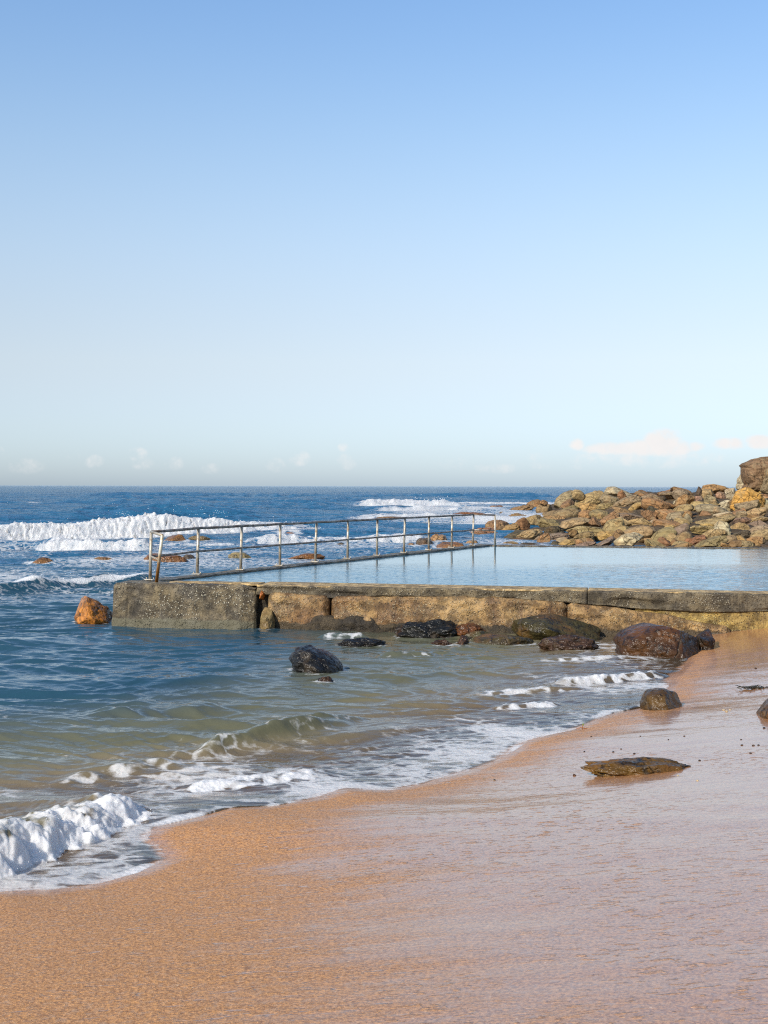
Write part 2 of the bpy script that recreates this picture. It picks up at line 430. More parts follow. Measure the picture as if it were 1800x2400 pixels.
def shelf(X, Y):
    """rocky point beyond the pool"""
    xl = 6.3+(Y-62)*.125
    a = ss(-2, 11, X-xl); b = ss(58, 98, Y)
    wall = ss(150, 185, Y)
    return -1.0 + 1.0*ss(-7, 0, X-xl)*ss(48, 56, Y) + a*(.35+1.75*b)*(1-wall*.6)*ss(44, 56, Y)

def soften(X, Y, sd):
    """distance to the shoreline with its creases rounded off further inland"""
    r = .5*np.clip(sd-.3, 0, 9); acc = sd.copy()
    for k in range(9):
        a = k*2*math.pi/9+.3; q = r*(1.0 if k % 3 else .6)
        acc += shore_dist(X+q*math.cos(a), Y+q*math.sin(a))
    return np.where(sd > .3, acc/10, sd)

def sand_h(X, Y, sd=None):
    if sd is None: sd = soften(X, Y, shore_dist(X, Y))
    inl = .115*sd + .012*ss(.3, 2.5, sd)*pn(X*.35, Y*.35, 0, 3)
    inl = np.where(sd > 14, .115*14+.03*(sd-14), inl)
    z = np.where(sd > 0, inl, np.maximum(.115*sd, -.45+.05*sd))
    z = np.maximum(z, -1.3)
    # small scarps the backwash leaves
    return z + .004*pn(X*1.2, Y*3.0, 0, 9)*ss(0, .4, sd)

def sand_at_px(px, py):
    Y = np.arange(5.0, 26.0, .01); X = (px-900)/F*Y; z = CAMZ-(py-hor(px))*Y/F
    k = np.argmax(z <= np.maximum(sand_h(X, Y), 0)); return float(X[k]), float(Y[k]), float(z[k])

# sand sheet
ys = [-40, -20, -8, -2]; y = 1.0
while y < 27: ys.append(y); y += max(.035, y*y/9000)
ys = np.array(ys + [27.3, 28.5, 32]); us = np.linspace(-1, 1, 520)
YY = np.repeat(ys[:, None], len(us), 1)
XX = (np.clip(YY, 3, 30)*.46+.5)*(us + 14*us**15)[None, :]
sd = shore_dist(XX, YY)
Z = sand_h(XX, YY, soften(XX, YY, sd))
film = ss(-2.9, 2.3, XX*.9 + .16*(YY-8.0)) * 1.0
film = film*(.42+.58*ss(.1, 1.4, sd))
film = np.maximum(film, .62*ss(13.5, 16.5, YY)*ss(0, .5, sd))
film = np.maximum(film, .85*ss(.35, .0, sd)*ss(-1, 0, sd)*.75)
film -= .25*ss(1.0, 3.5, sd)*np.exp(-((YY-8.4)/1.3)**2)*ss(2.2, 3.2, XX)
me = mesh_np('sand', np.stack([XX, YY, Z], -1).reshape(-1, 3), grid_faces(*XX.shape), True, {'film': film.ravel()})
tag(link('beach', me, M_SAND), 'wet orange sand beach sloping down to the water', None, None, 'structure')

# seabed, one big sheet under everything
me = mesh_np('seabed', [(-30000, -3000, -3.2), (30000, -3000, -3.2), (30000, 30000, -3.2), (-30000, 30000, -3.2)], [(0, 1, 2, 3)])
m_, t_ = mat_new('seabed_sand'); finish(t_, princ(t_, **{'Base Color': t_.mix(t_.noise(t_.coord(), .3), c4(.2, .13, .07), c4(.12, .09, .05)), 'Roughness': .9}))
tag(link('seabed', me, m_), 'sandy sea floor under the water', None, None, 'structure')

# rocky shelf under the boulders
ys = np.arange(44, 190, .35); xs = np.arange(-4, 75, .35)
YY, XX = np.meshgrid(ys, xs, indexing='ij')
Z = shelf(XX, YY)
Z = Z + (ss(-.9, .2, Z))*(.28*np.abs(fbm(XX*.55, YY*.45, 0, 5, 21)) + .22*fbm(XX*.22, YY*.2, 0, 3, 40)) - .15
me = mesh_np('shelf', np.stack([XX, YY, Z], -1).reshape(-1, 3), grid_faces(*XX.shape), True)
o = link('rocky_ground', me, M_ROCK); o.color = (.085, .06, .034, 1)  # colour darkened to paint shade into the gaps between boulders
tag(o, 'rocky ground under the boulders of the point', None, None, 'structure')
# ================================================================ rocks
TINT = dict(tan=(.345,.245,.115), olive=(.245,.178,.085), grey=(.265,.205,.12), brown=(.23,.14,.065), orange=(.31,.18,.08),
            yellow=(.38,.245,.09), rust=(.24,.125,.06), purple=(.22,.155,.11), pink=(.33,.20,.13), cream=(.46,.38,.24), dark=(.085,.065,.04),
            wetbrown=(.050,.021,.007), wetblack=(.009,.008,.006), wetolive=(.045,.036,.011), wetorange=(.46,.18,.03), seabrown=(.20,.095,.035))

def rock_co(sub, seed, kind):
    co, f = ico(sub); p = co.copy(); rs = np.random.RandomState(seed)
    e = {'dome': 1.0, 'round': .95, 'slab': .72, 'angular': .72, 'pitted': .85, 'lump': .95}[kind]
    p = np.sign(p)*np.abs(p)**e
    ncut = {'dome': 2, 'round': 4, 'slab': 8, 'angular': 12, 'pitted': 6, 'lump': 4}[kind]
    dep = {'dome': (.8, .95), 'round': (.66, .92), 'slab': (.55, .88), 'angular': (.45, .82), 'pitted': (.7, .95), 'lump': (.75, .95)}[kind]
    o = rs.rand(3)*60
    p = p*(1+.16*fbm(co[:, 0]*.9+o[0], co[:, 1]*.9+o[1], co[:, 2]*.9+o[2], 2, seed % 97))[:, None]
    for i in range(ncut):
        n = rs.normal(size=3); n[1] *= 1.0; n /= np.linalg.norm(n); d = rs.uniform(*dep)
        ex = np.maximum(p@n-d, 0)
        p = p - n*(ex*.95)[:, None]
    a = {'dome': .085, 'round': .035, 'slab': .06, 'angular': .06, 'pitted': .09, 'lump': .17}[kind]
    q = p
    nz = fbm(q[:, 0]*2.2+o[0], q[:, 1]*2.2+o[1], q[:, 2]*2.6+o[2], 5, (seed*3) % 89, .52)
    nrm = p/np.linalg.norm(p, axis=1)[:, None]
    p = p + nrm*(a*nz)[:, None]
    if kind == 'pitted':
        c = fbm(q[:, 0]*6+o[1], q[:, 1]*6, q[:, 2]*6+o[0], 2, 5)
        p = p - nrm*(.11*ss(.10, .45, c))[:, None]
    if kind == 'slab':     # split bedding layers
        lay = np.sin((p[:, 2]+.12*nz)*11+seed)
        p = p - nrm*(.045*ss(.55, .95, lay))[:, None]
        p[:, 2] *= 1
    return p, f

NR = [0]
def rock(name, px0, py0, px1, py1, ang=0, col='tan', kind='round', mat=None, label=None, cat='boulder', group=None,
         ground='shelf', depth=None, ratio=.85, sub=4, sink=.16, Y=None, jit=.09, tint=None):
    NR[0] += 1; seed = int(px0*7+py0*13+px1*3) % 9973
    cx, pb = (px0+px1)/2, py1
    if Y is None:
        if ground == 'shelf':
            Ys = np.arange(50, 165, .25); Xs = (cx-900)/F*Ys; zs = CAMZ-(pb-hor(cx))*Ys/F
            hit = np.nonzero(zs <= np.maximum(shelf(Xs, Ys), 0))[0]
            Y = float(Ys[hit[0]]) if len(hit) else 105.0
        elif ground == 'sea': Y = at(cx, pb, 0)[1]
        elif ground == 'sand': Y = sand_at_px(cx, pb)[1]
    w = (px1-px0)/F*Y*(1.1 if ground == 'shelf' else 1.0); h = (py1-py0)/F*Y
    dY = depth if depth else max(.7*min(w, 2.2*h), .35*w)
    Yc = Y + dY*.40
    s = Yc/Y; w *= s; h *= s
    X = (cx-900)/F*Yc; ztop = CAMZ-(py0-hor(cx))*Yc/F; zb = CAMZ-(py1-hor(cx))*Yc/F
    zb -= sink*h + (.12 if ground == 'shelf' else .05)
    if ground in ('sea',): zb = min(zb, -.15)
    if ground == 'sand': zb = min(zb, float(sand_h(np.array([X]), np.array([Yc]))[0])-.08)
    p, f = rock_co(sub, seed, kind)
    a = R(-ang); 
    # stretch first, then tilt, then fit the box
    asp = w/max(ztop-zb, .01)
    asp = asp if abs(ang) < 8 else asp*1.25+.3
    q = p*np.array([asp, 1, 1.0])
    ca, sa = math.cos(R(ang)), math.sin(R(ang))
    x = q[:, 0]*ca-q[:, 2]*sa; z = q[:, 0]*sa+q[:, 2]*ca
    rs = np.random.RandomState(seed)
    q = np.stack([x, q[:, 1], z], -1)
    lo, hi = q.min(0), q.max(0)
    q = (q-(lo+hi)/2)/(hi-lo)*np.array([w, dY*1.5, ztop-zb])
    rz = rs.uniform(-.2, .2)
    me = mesh_np(name, q, f, True)
    o = link(name, me, mat or M_ROCK, None, (X, Yc, (ztop+zb)/2))
    base = np.array(tint or TINT[col]); j = 1+rs.uniform(-jit, jit, 3)*.6+rs.uniform(-jit, jit)
    o.color = tuple(np.clip(base*j, 0, 1))+(1,)
    tag(o, label, cat, group)
    o['_px'] = [px0, py0, px1, py1]
    return o

# --- far boulder field, rows: x0 y0 x1 y1 tilt colour form | words
S = .1085
FIELD = []
def reg(ox, oy, rows):
    for ln in rows.strip().split('\n'):
        a, words = ln.split('|'); a = a.split()
        x0, y0, x1, y1 = [float(v) for v in a[:4]]
        FIELD.append((ox+x0*S, oy+y0*S, ox+x1*S, oy+y1*S, float(a[4]), a[5], a[6], words.strip()))
reg(1100, 1120, '''
1240 460 1560 660 8 rust round|red-brown domed boulder
1530 475 1690 570 -5 brown round|low brown boulder
1450 555 1790 790 5 olive round|olive dome with rusty front
800 580 1370 800 12 brown lump|wide brown weathered mound
760 760 1250 905 4 brown lump|low brown wave-washed ledge
590 730 830 855 10 orange angular|orange boulder at the water's edge
360 905 890 1150 -6 brown round|smooth brown dome at the water's edge
700 970 1130 1180 12 orange pitted|orange-brown pitted boulder
1000 850 1300 1160 -20 rust angular|red-brown leaning boulder
1210 790 1690 1070 -10 olive lump|dark olive hummocky boulder
770 1120 1220 1320 8 dark slab|dark overhanging ledge
1040 1110 1580 1345 14 tan pitted|long speckled tan boulder
1370 1250 1570 1385 25 grey slab|small tilted grey rock
700 1370 1060 1445 3 olive round|flat olive rock awash
1480 1185 1740 1400 15 orange slab|wet glistening orange rock
120 1040 450 1130 6 brown slab|low brown ledge in the foam
-60 1150 590 1250 2 rust slab|long rusty ledge awash
''')
reg(1270, 1120, '''
640 250 910 430 -8 tan round|tan dome behind the grey one
1060 275 1390 420 -8 tan round|broad tan back of a buried boulder
280 265 760 630 28 grey round|big smooth grey domed boulder
730 270 1300 620 18 tan round|big tan egg-shaped boulder
1270 340 1680 610 -25 grey slab|sloping grey slab
1290 400 1500 570 -15 orange angular|orange-nosed boulder
400 440 740 670 20 brown angular|broken brown chunk
440 585 780 740 10 olive slab|thin dark olive slab
820 540 1340 730 -6 yellow slab|orange-yellow flat slab
1170 530 1620 700 4 olive lump|knobbly olive boulder
0 680 500 900 22 olive slab|tilted olive-grey slab
260 655 810 870 10 olive round|plump olive boulder
40 800 490 940 4 orange slab|low orange rock
790 690 1120 900 0 orange lump|rough orange dome
1040 680 1500 920 -8 olive round|pale olive boulder
1250 720 1680 990 28 orange slab|orange and tan slanting slab
420 855 1070 1090 9 tan slab|long tan slab with deep shade beneath
1020 835 1290 1070 -35 brown angular|triangular brown boulder
-60 870 470 1070 -6 olive slab|long dark olive boulder
60 1030 480 1220 5 dark pitted|dark seaweed-covered boulder
540 1030 1340 1210 6 tan slab|wide flat tan slab
550 1100 800 1270 -20 brown angular|brown broken corner rock
1330 860 1760 1210 30 tan round|smooth tan whaleback
700 1150 1130 1370 12 olive pitted|olive rock crusted with barnacles
1090 1130 1680 1340 6 yellow lump|lumpy yellowish-tan rock
-10 1180 580 1310 8 purple slab|flat purplish-brown slab
320 1275 590 1405 0 grey round|small grey egg-shaped rock
380 1320 720 1455 8 yellow lump|lumpy yellow-orange rock
190 1365 410 1455 0 dark round|small dark rock at the waterline
700 1300 1120 1410 6 orange slab|low orange-tan rock
710 1370 1150 1465 4 purple slab|low purple-brown rock
1150 1260 1600 1470 30 purple angular|pointed purplish boulder
''')
reg(1440, 1120, '''
-180 185 490 470 -6 cream angular|pale square-cut crest block
60 260 230 480 -70 rust angular|red-brown upright rock
430 255 760 420 -12 brown angular|dark-ended brown boulder
-20 350 600 630 22 grey pitted|grey cavity-pocked slab
500 335 980 530 12 grey slab|smooth grey-brown slanting slab
950 385 1115 490 0 dark lump|small dark knob
940 235 1260 400 25 rust slab|rusty arched crest rock
970 285 1360 440 -10 grey slab|layered grey-tan dome
1250 185 1700 400 -15 orange slab|orange layered crest rock
1270 240 1610 450 -10 grey round|smooth grey crest boulder
590 420 1170 690 -10 orange round|big orange banded dome
290 515 640 670 25 yellow angular|yellow-orange angular rock
960 475 1320 640 -15 orange angular|bright orange wedge
1240 425 1610 610 10 cream slab|pale flat slab
1310 350 1700 650 35 orange slab|tall orange-tan leaning rock
660 605 1050 880 -20 dark pitted|dark cavernous boulder
-20 615 410 770 -10 brown slab|brown jagged slab
-40 750 660 910 -4 purple round|long low purplish mound
600 690 920 910 -15 brown angular|orange-brown broken rock
910 670 1310 900 15 orange angular|orange-tan angular boulder
1150 720 1510 930 30 grey angular|grey pointed boulder
1230 560 1700 780 18 tan round|long tan-brown oval boulder
1440 695 1680 840 0 orange round|orange-brown rounded rock
-20 845 360 1080 -15 tan angular|tan boulder with dark right end
250 865 800 1060 2 tan slab|tan block split by a crack
770 885 980 1030 5 grey angular|square grey rock
850 890 1430 1060 -5 orange slab|orange-brown lens-shaped boulder
1290 845 1630 1030 -8 tan round|tan rock with a pinkish nose
200 1030 870 1340 8 tan round|large tan-brown oval with black shade beneath
-40 1030 420 1230 4 tan slab|broad tan ledge
810 1050 1310 1340 22 olive round|long olive boulder
1070 1010 1300 1100 0 yellow round|small yellowish hump
1280 975 1620 1225 22 purple round|purplish-grey oval boulder
1330 1155 1690 1420 10 olive round|round olive-grey boulder
1120 1190 1340 1385 30 tan round|small smooth tan egg
-20 1110 220 1370 0 brown pitted|brown cracked rock
10 1175 650 1490 18 cream angular|pale cracked boulder
690 1315 1130 1490 -20 tan angular|tan cone-shaped rock
950 1265 1240 1440 -30 rust angular|red-brown angular rock
1210 1325 1390 1430 0 brown round|small brown cobble
640 1295 850 1410 10 orange angular|small orange rock
1500 1295 1690 1440 25 rust lump|rough rusty rock
1310 1405 1680 1500 3 olive slab|flat olive rock at the waterline
1500 765 1680 960 -20 grey angular|pale grey-tan wedge
''')
reg(1620, 1060, '''
95 735 270 1000 55 dark slab|dark slab standing on edge
140 785 470 1000 5 tan lump|rough tan crest boulder
230 685 910 850 -3 orange slab|long orange crest ledge
520 755 760 890 10 dark pitted|dark pitted knob
530 850 750 980 0 pink round|pink-red boulder
730 765 970 1010 15 cream angular|pale cream block
850 750 1530 1230 -5 yellow angular|large yellow-orange block
960 1005 1420 1250 20 grey slab|grey lens-shaped slab leaning on the yellow block
70 940 260 1090 0 pink angular|small pinkish-grey rock
320 915 620 1130 -25 grey angular|grey wedge
570 1030 880 1220 25 cream round|pale grey-tan boulder
-20 1055 560 1220 3 tan slab|long pale tan slab
110 1115 800 1350 -8 grey round|large grey-brown oval boulder
180 1235 440 1360 10 brown angular|brown knobbly rock
480 1280 880 1380 8 cream pitted|honeycombed flat slab
860 1230 1140 1390 15 brown round|brown boulder
1000 1265 1230 1440 0 grey angular|pale grey block
1200 1180 1590 1390 18 tan slab|tan and orange split boulder
1220 1320 1560 1460 10 brown slab|low brown slab
120 1360 900 1570 10 tan slab|long layered tan slab
870 1400 1270 1530 0 purple round|purple-brown flat-topped boulder
740 1420 910 1570 -30 dark angular|small dark rock
850 1510 1240 1700 -10 tan slab|tan wedge-shaped slab
480 1470 870 1790 -35 cream angular|smooth pale fan-shaped boulder
-20 1580 660 1720 -4 tan slab|thin layered tan slab
190 1530 640 1650 -8 yellow slab|yellowish flat slab
1240 1380 1659 1490 10 tan slab|narrow tan slab
1220 1460 1600 1620 -5 purple angular|brown-purple boulder
1240 1560 1720 1810 15 grey round|large grey-tan slanting boulder
1270 1650 1720 1870 14 tan round|pale tan rounded slab
270 1650 750 1880 10 tan pitted|honeycombed tan boulder
110 1790 720 2060 16 olive slab|big olive-tan boulder
-30 1780 340 2000 18 rust pitted|rust-coloured rough rock
860 1680 1290 1850 14 dark pitted|dark pitted rock
680 1780 980 1980 12 olive round|olive-tan boulder
950 1790 1210 1940 -10 yellow round|yellow humped rock
770 1890 1100 2060 8 brown lump|brown-olive low rock
990 1900 1390 2060 -8 olive pitted|crusted olive rock
1190 1810 1610 1970 -4 orange slab|flat purplish-orange rock
1380 1890 1500 2050 40 orange angular|small upright orange stone
620 1950 870 2060 -10 orange angular|low bright orange rock
1500 990 1700 1150 0 cream angular|cream block
1570 1110 1720 1250 20 grey round|small grey boulder
1500 900 1720 1010 0 orange slab|layered orange ledge
1340 735 1760 900 0 yellow lump|yellow broken ledge
1090 1200 1210 1300 0 orange angular|small orange stone
''')
# --- landmarks used to say where the others are
LAND = ['big smooth grey domed boulder', 'big tan egg-shaped boulder', 'long tan slab with deep shade beneath', 'lumpy yellow-orange rock',
        'dark cavernous boulder', 'large tan-brown oval with black shade beneath', 'pale cracked boulder', 'big orange banded dome',
        'large yellow-orange block', 'large grey-brown oval boulder', 'honeycombed tan boulder', 'smooth brown dome at the water\'s edge',
        'dark seaweed-covered boulder', 'pale square-cut crest block', 'smooth pale fan-shaped boulder', 'pointed purplish boulder']
SHORTL = {'large tan-brown oval with black shade beneath': 'large black-shaded tan oval', "smooth brown dome at the water's edge": 'smooth brown waterside dome',
          'long tan slab with deep shade beneath': 'long deep-shaded tan slab', 'large yellow-orange block': 'yellow-orange block', 'large grey-brown oval boulder': 'grey-brown oval boulder'}
rocks = []
for r in sorted(FIELD, key=lambda r: -r[3]):
    w = r[2]-r[0]
    o = rock('boulder', r[0], r[1], r[2], r[3], r[4], r[5], r[6], label=r[7], tint=(.50, .30, .075) if r[7].startswith('large yellow-orange') else None, group='boulders piled on the rocky point beyond the pool', sub=5 if w > 40 else 4)
    o['_w'] = r[7]; rocks.append(o)

# fillers between them, set low so that they show only in the gaps
rf = random.Random(11)
for i in range(48):
    px = rf.uniform(1245, 1795); top = 1168 + max(0, (1330-px))*.25
    py = rf.uniform(top, 1278)
    w = rf.uniform(16, 44)*(.7+.5*(py-1150)/120); h = w*rf.uniform(.32, .55)
    o = rock('boulder', px-w/2, py-h, px+w/2, py, rf.uniform(-20, 30), rf.choice(['tan', 'olive', 'brown', 'grey', 'tan']),
             rf.choice(['round', 'slab', 'angular', 'round', 'pitted']), group='boulders piled on the rocky point beyond the pool', sub=3, sink=.3)
    o.location.z -= .28; o['_f'] = 1; rocks.append(o)

# cliff block at the right edge: a tall weathered rock with a pale back and a khaki block beside it
def crag(name, outline, Y, thick, col, label, seed, kind='angular'):
    """closed outline in photo pixels placed at distance Y, given real thickness and a weathered surface"""
    pts = [at_depth(x, y, Y) for x, y in outline]
    P = np.array([(p[0], p[2]) for p in pts]); c = P.mean(0)
    co, f = ico(6); ang = np.arctan2(co[:, 2], co[:, 0]); r = np.hypot(co[:, 0], co[:, 2])
    pa = np.arctan2(P[:, 1]-c[1], P[:, 0]-c[0]); pr = np.hypot(P[:, 0]-c[0], P[:, 1]-c[1]); od = np.argsort(pa); pa = pa[od]; pr = pr[od]
    rad = np.interp(ang, np.concatenate([[pa[-1]-2*math.pi], pa, [pa[0]+2*math.pi]]), np.concatenate([[pr[-1]], pr, [pr[0]]]))
    rr = np.clip(r, 0, 1)**.45
    x = np.cos(ang)*rad*rr; z = np.sin(ang)*rad*rr; y = np.sign(co[:, 1])*np.abs(co[:, 1])**.7*thick/2
    n1 = fbm(x*.9+seed, y*.9, z*.9, 5, seed); n2 = fbm(x*.35+seed, y, z*.5, 3, seed+4)
    y = y + .38*n2 + .16*n1; x = x + .06*n1; z = z + .05*fbm(x*2, y*2, z*2, 3, seed+9)
    me = mesh_np(name, np.stack([x, y, z], -1), f)
    o = link(name, me, M_ROCK, None, (c[0], Y, c[1])); o.color = tuple(TINT[col])+(1,)
    return tag(o, label, 'rock')
PX = lambda L: [(1620+x*S, 1060+y*S) for x, y in L]
crag('cliff_rock', PX([(1080,280),(1130,240),(1250,190),(1420,130),(1560,105),(1800,120),(2050,180),(2150,420),(2100,800),(1800,860),(1560,700),(1500,760),(1440,850),(1300,880),(1120,830),(1200,700),(1140,560),(1115,420),(1120,320)]),
     104, 3.0, 'brown', 'tall dark brown weathered rock rising above the horizon at the right edge', 3).color = (.215, .135, .075, 1)
crag('pale_rock', PX([(1120,430),(1200,420),(1300,600),(1280,800),(1180,830),(1010,800),(1040,680),(1080,520)]), 106.2, 2.0, 'cream', 'pale smooth rock face showing behind the dark crag', 8)
crag('khaki_rock', PX([(1600,380),(1700,320),(2000,320),(2100,600),(2050,840),(1500,840),(1560,680),(1600,560)]), 102.3, 1.6, 'grey', 'khaki rock face right of the dark crag at the frame edge', 12)

# rocks standing in the sea behind the wall
def sea_rock(x0, y0, x1, y1, label, col='seabrown', kind='round', ang=0, name='sea_rock', **k):
    k.setdefault('sink', .5)
    return rock(name, x0, y0, x1, y1, ang, col, kind, M_WET if k.pop('wet', True) else M_ROCK, label, 'rock', k.pop('group', 'rocks awash in the sea'), 'sea', **k)
sea_rock(75, 1306, 127, 1320, 'low orange-brown rock, leftmost of the rocks awash in the open sea', 'seabrown')
sea_rock(216, 1305, 271, 1317, 'low dark brown rock awash left of the handrail end post', 'brown', 'lump')
sea_rock(386, 1252, 441, 1272, 'smooth brown rounded rock in front of the surf, just right of the leaning post', 'seabrown', kind='round')
sea_rock(441, 1255, 494, 1267, 'flat olive-brown rock beside the smooth rounded one in front of the surf', 'olive', 'lump')
sea_rock(318, 1282, 372, 1292, 'low rusty rock in the small breaker behind the end post', 'rust', 'lump')
sea_rock(336, 1297, 440, 1318, 'long flat brown rock seen through the first bay of the handrail', 'seabrown', 'slab')
sea_rock(425, 1299, 460, 1312, 'small dark rock touching the long flat brown one', 'dark', 'lump')
sea_rock(532, 1294, 590, 1311, 'peaked olive rock behind the third handrail bay', 'olive', 'lump')
sea_rock(654, 1247, 698, 1257, 'small red-brown rock at the foot of the surf', 'rust', 'lump')
sea_rock(788, 1271, 811, 1282, 'tiny dark round rock between two handrail posts', 'dark', 'round')
sea_rock(664, 1296, 763, 1312, 'long rusty reef rock close behind the pool side wall', 'seabrown', 'slab')
sea_rock(874, 1210, 965, 1228, 'low wide base of brown rock in the white water', 'brown', 'slab')
sea_rock(903, 1204, 939, 1224, 'orange-brown knob on the low rock in the white water', 'orange', 'lump')
sea_rock(988, 1175, 1038, 1190, 'dark square rock in the farthest breaking wave', 'dark', 'slab', wet=False)
sea_rock(1034, 1182, 1128, 1190, 'long thin dark ledge right of the dark square rock', 'dark', 'slab', wet=False)
sea_rock(1143, 1184, 1187, 1196, 'small brown rock in the foam off the point', 'brown', 'lump')
sea_rock(1055, 1200, 1152, 1217, 'wide brown ledge behind the last handrail posts', 'seabrown', 'lump')
sea_rock(1085, 1191, 1118, 1208, 'dark red hump on the wide ledge behind the last posts', 'rust', 'lump')
sea_rock(1046, 1196, 1080, 1206, 'small dark rust rock left of the dark red hump', 'rust', 'lump')
sea_rock(944, 1245, 982, 1254, 'flat brown rock above the dark and orange pair', 'brown', 'slab')
sea_rock(950, 1255, 980, 1271, 'brown rock at the left of the dark and orange pair', 'seabrown', 'round')
sea_rock(974, 1260, 1016, 1281, 'black wet boulder beside the orange one behind the rail', 'dark', 'lump')
sea_rock(1006, 1251, 1049, 1274, 'orange boulder behind the handrail near the pool far corner', 'orange', 'lump')
sea_rock(951, 1272, 978, 1283, 'small yellow-brown rock below the black boulder', 'orange', 'lump')
sea_rock(1018, 1270, 1088, 1284, 'low flat brown rock below the orange boulder', 'seabrown', 'slab')
sea_rock(1088, 1266, 1122, 1277, 'low orange-brown rock between the last three posts', 'orange', 'lump')
sea_rock(1108, 1236, 1165, 1255, 'long low rusty ledge left of the boulder field', 'rust', 'slab')
sea_rock(1145, 1218, 1192, 1236, 'round brown rock left of the smooth brown dome', 'seabrown', 'round')
sea_rock(177, 1396, 262, 1460, 'orange-brown rounded boulder at the left end of the concrete block', 'wetorange', 'angular', 82, sub=5, depth=.75, group='rocks at the foot of the pool wall')

# wet rocks in the shallows in front of the wall
G2 = 'wet rocks in the shallows'
def wet(x0, y0, x1, y1, label, col, kind='lump', ang=0, ground='sea', **k):
    k.setdefault('sub', 6); k.setdefault('sink', .55)
    return rock('wet_rock', x0, y0, x1, y1, ang, col, kind, M_WET, label, 'rock', G2, ground, **k)
wet(676, 1512, 806, 1580, 'black glistening rounded rock standing alone in the shallow water', 'wetblack', 'dome', -12, depth=.75, sink=.4)
wet(742, 1584, 786, 1600, 'small dark rock barely above water below the black one', 'wetblack', 'lump')
wet(924, 1450, 1092, 1491, 'long black bumpy rock lying against the pool wall', 'wetblack', 'lump', 3, depth=.55, Y=24.05)
wet(1060, 1460, 1142, 1486, 'rusty orange-brown end rock against the pool wall', 'wetbrown', 'lump', -6, depth=.5, tint=(.10, .038, .009), Y=24.1)
wet(788, 1494, 908, 1514, 'low black rock awash left of the long bumpy one', 'wetblack', 'lump')
wet(1008, 1498, 1062, 1514, 'low brown rock awash', 'wetbrown', 'lump')
wet(1066, 1490, 1100, 1513, 'small pointed brown stone beside the olive humps', 'wetbrown', 'angular', 50)
wet(1078, 1478, 1160, 1506, 'olive round hump nearest the small pointed stone', 'wetolive', 'round')
wet(1104, 1486, 1256, 1512, 'long low olive hump covered in weed', 'wetolive', 'round', depth=.6)
wet(1202, 1438, 1412, 1486, 'large smooth olive-green oval boulder beside the pool wall', 'wetolive', 'round', -5, depth=.8, Y=23.75)
wet(1262, 1488, 1408, 1523, 'low dark ridged rock between the olive boulder and big brown rock', 'wetblack', 'lump', -3, tint=(.055, .030, .016))
wet(1440, 1460, 1640, 1538, 'big angular brown rock at the edge of the sand', 'wetbrown', 'round', 7, depth=1.1, sink=.45, tint=(.050, .020, .006))
wet(1625, 1474, 1668, 1526, 'dark end of stone behind the big angular rock', 'wetblack', 'angular', -20, depth=.6)
wet(1501, 1610, 1597, 1662, 'brown domed rock standing alone on the wet sand', 'wetbrown', 'round', 0, 'sand', depth=.50, tint=(.080, .042, .011))
wet(1778, 1635, 1880, 1682, 'rounded brown rock cut by the right frame edge', 'wetbrown', 'round', 5, 'sand', depth=.5, tint=(.085,.048,.018))
wet(1360, 1776, 1640, 1812, 'long flat wavy brown rock embedded in the wet sand', 'wetolive', 'lump', -2, 'sand', depth=.34, tint=(.11,.058,.010), sink=.4)
rock('stone', 609, 1424, 646, 1466, 0, 'olive', 'round', M_WET, 'round grey-green stone lodged at the foot of the wall crack', 'stone', 'rocks at the foot of the pool wall', 'sea', Y=25.35, depth=.32, sub=5)
# ================================================================ ocean pool walls
TOP = .86
def wy(x): return 25.3-.19*x                     # front line of the near wall
WD = np.array([1, -.19]); WD = WD/np.linalg.norm(WD); WN = np.array([WD[1], -WD[0]])  # towards camera
def wx(px):                                       # world x where a pixel column meets the wall front
    k = (px-900)/F; return k*25.3/(1+.19*k)
def wz(px, py):
    x = wx(px); return CAMZ-(py-hor(px))*wy(x)/F

def slab_piece(name, parent, mat, xs, prof, disp, jitter_seed, close_ends=True, label=None):
    """prof(x) -> list of (offset towards camera, z) running front bottom, front top, back top, back bottom; resampled finely"""
    rows = []
    for x in xs:
        pr = np.array(prof(x), float)
        seg = np.linalg.norm(np.diff(pr, axis=0), axis=1); 
        rows.append(pr)
    K = len(rows[0]); counts = [max(2, int(math.ceil(max(np.linalg.norm(r[i+1]-r[i]) for r in rows)/.022))) for i in range(K-1)]
    counts = [min(c, 60) for c in counts]
    V = []
    for x, pr in zip(xs, rows):
        line = []
        for i in range(K-1):
            n = counts[i]
            for j in range(n): line.append(pr[i]+(pr[i+1]-pr[i])*j/n)
        line.append(pr[-1]); V.append(line)
    V = np.array(V); nx, nk = V.shape[:2]
    X = np.repeat(np.array(xs)[:, None], nk, 1); off = V[..., 0]; z = V[..., 1]
    # outward direction of the profile in (off,z)
    d = np.gradient(V, axis=1); ln = np.linalg.norm(d, axis=2)+1e-9
    no, nz_ = d[..., 1]/ln, -d[..., 0]/ln
    D = disp(X, off, z)
    off2 = off+no*D; z2 = z+nz_*D*.6
    P = np.stack([X+WN[0]*off2, 25.3-.19*X+WN[1]*off2, z2], -1)
    f = [tuple(q) for q in grid_faces(nx, nk)]
    co = P.reshape(-1, 3)
    cap0 = list(range(nk)); cap1 = [(nx-1)*nk+i for i in range(nk)][::-1]
    me = bpy.data.meshes.new(name); me.from_pydata(co.tolist(), [], [t[::-1] for t in f]+[cap0, cap1]); me.update()
    for p in me.polygons: p.use_smooth = True
    bm = bmesh.new(); bm.from_mesh(me); bmesh.ops.recalc_face_normals(bm, faces=bm.faces); bm.to_mesh(me); bm.free()
    return link(name, me, mat, parent)

wallE = empty('pool_wall', (0, 0, 0), 'long weathered concrete front wall of the ocean pool above the shallows', 'wall')

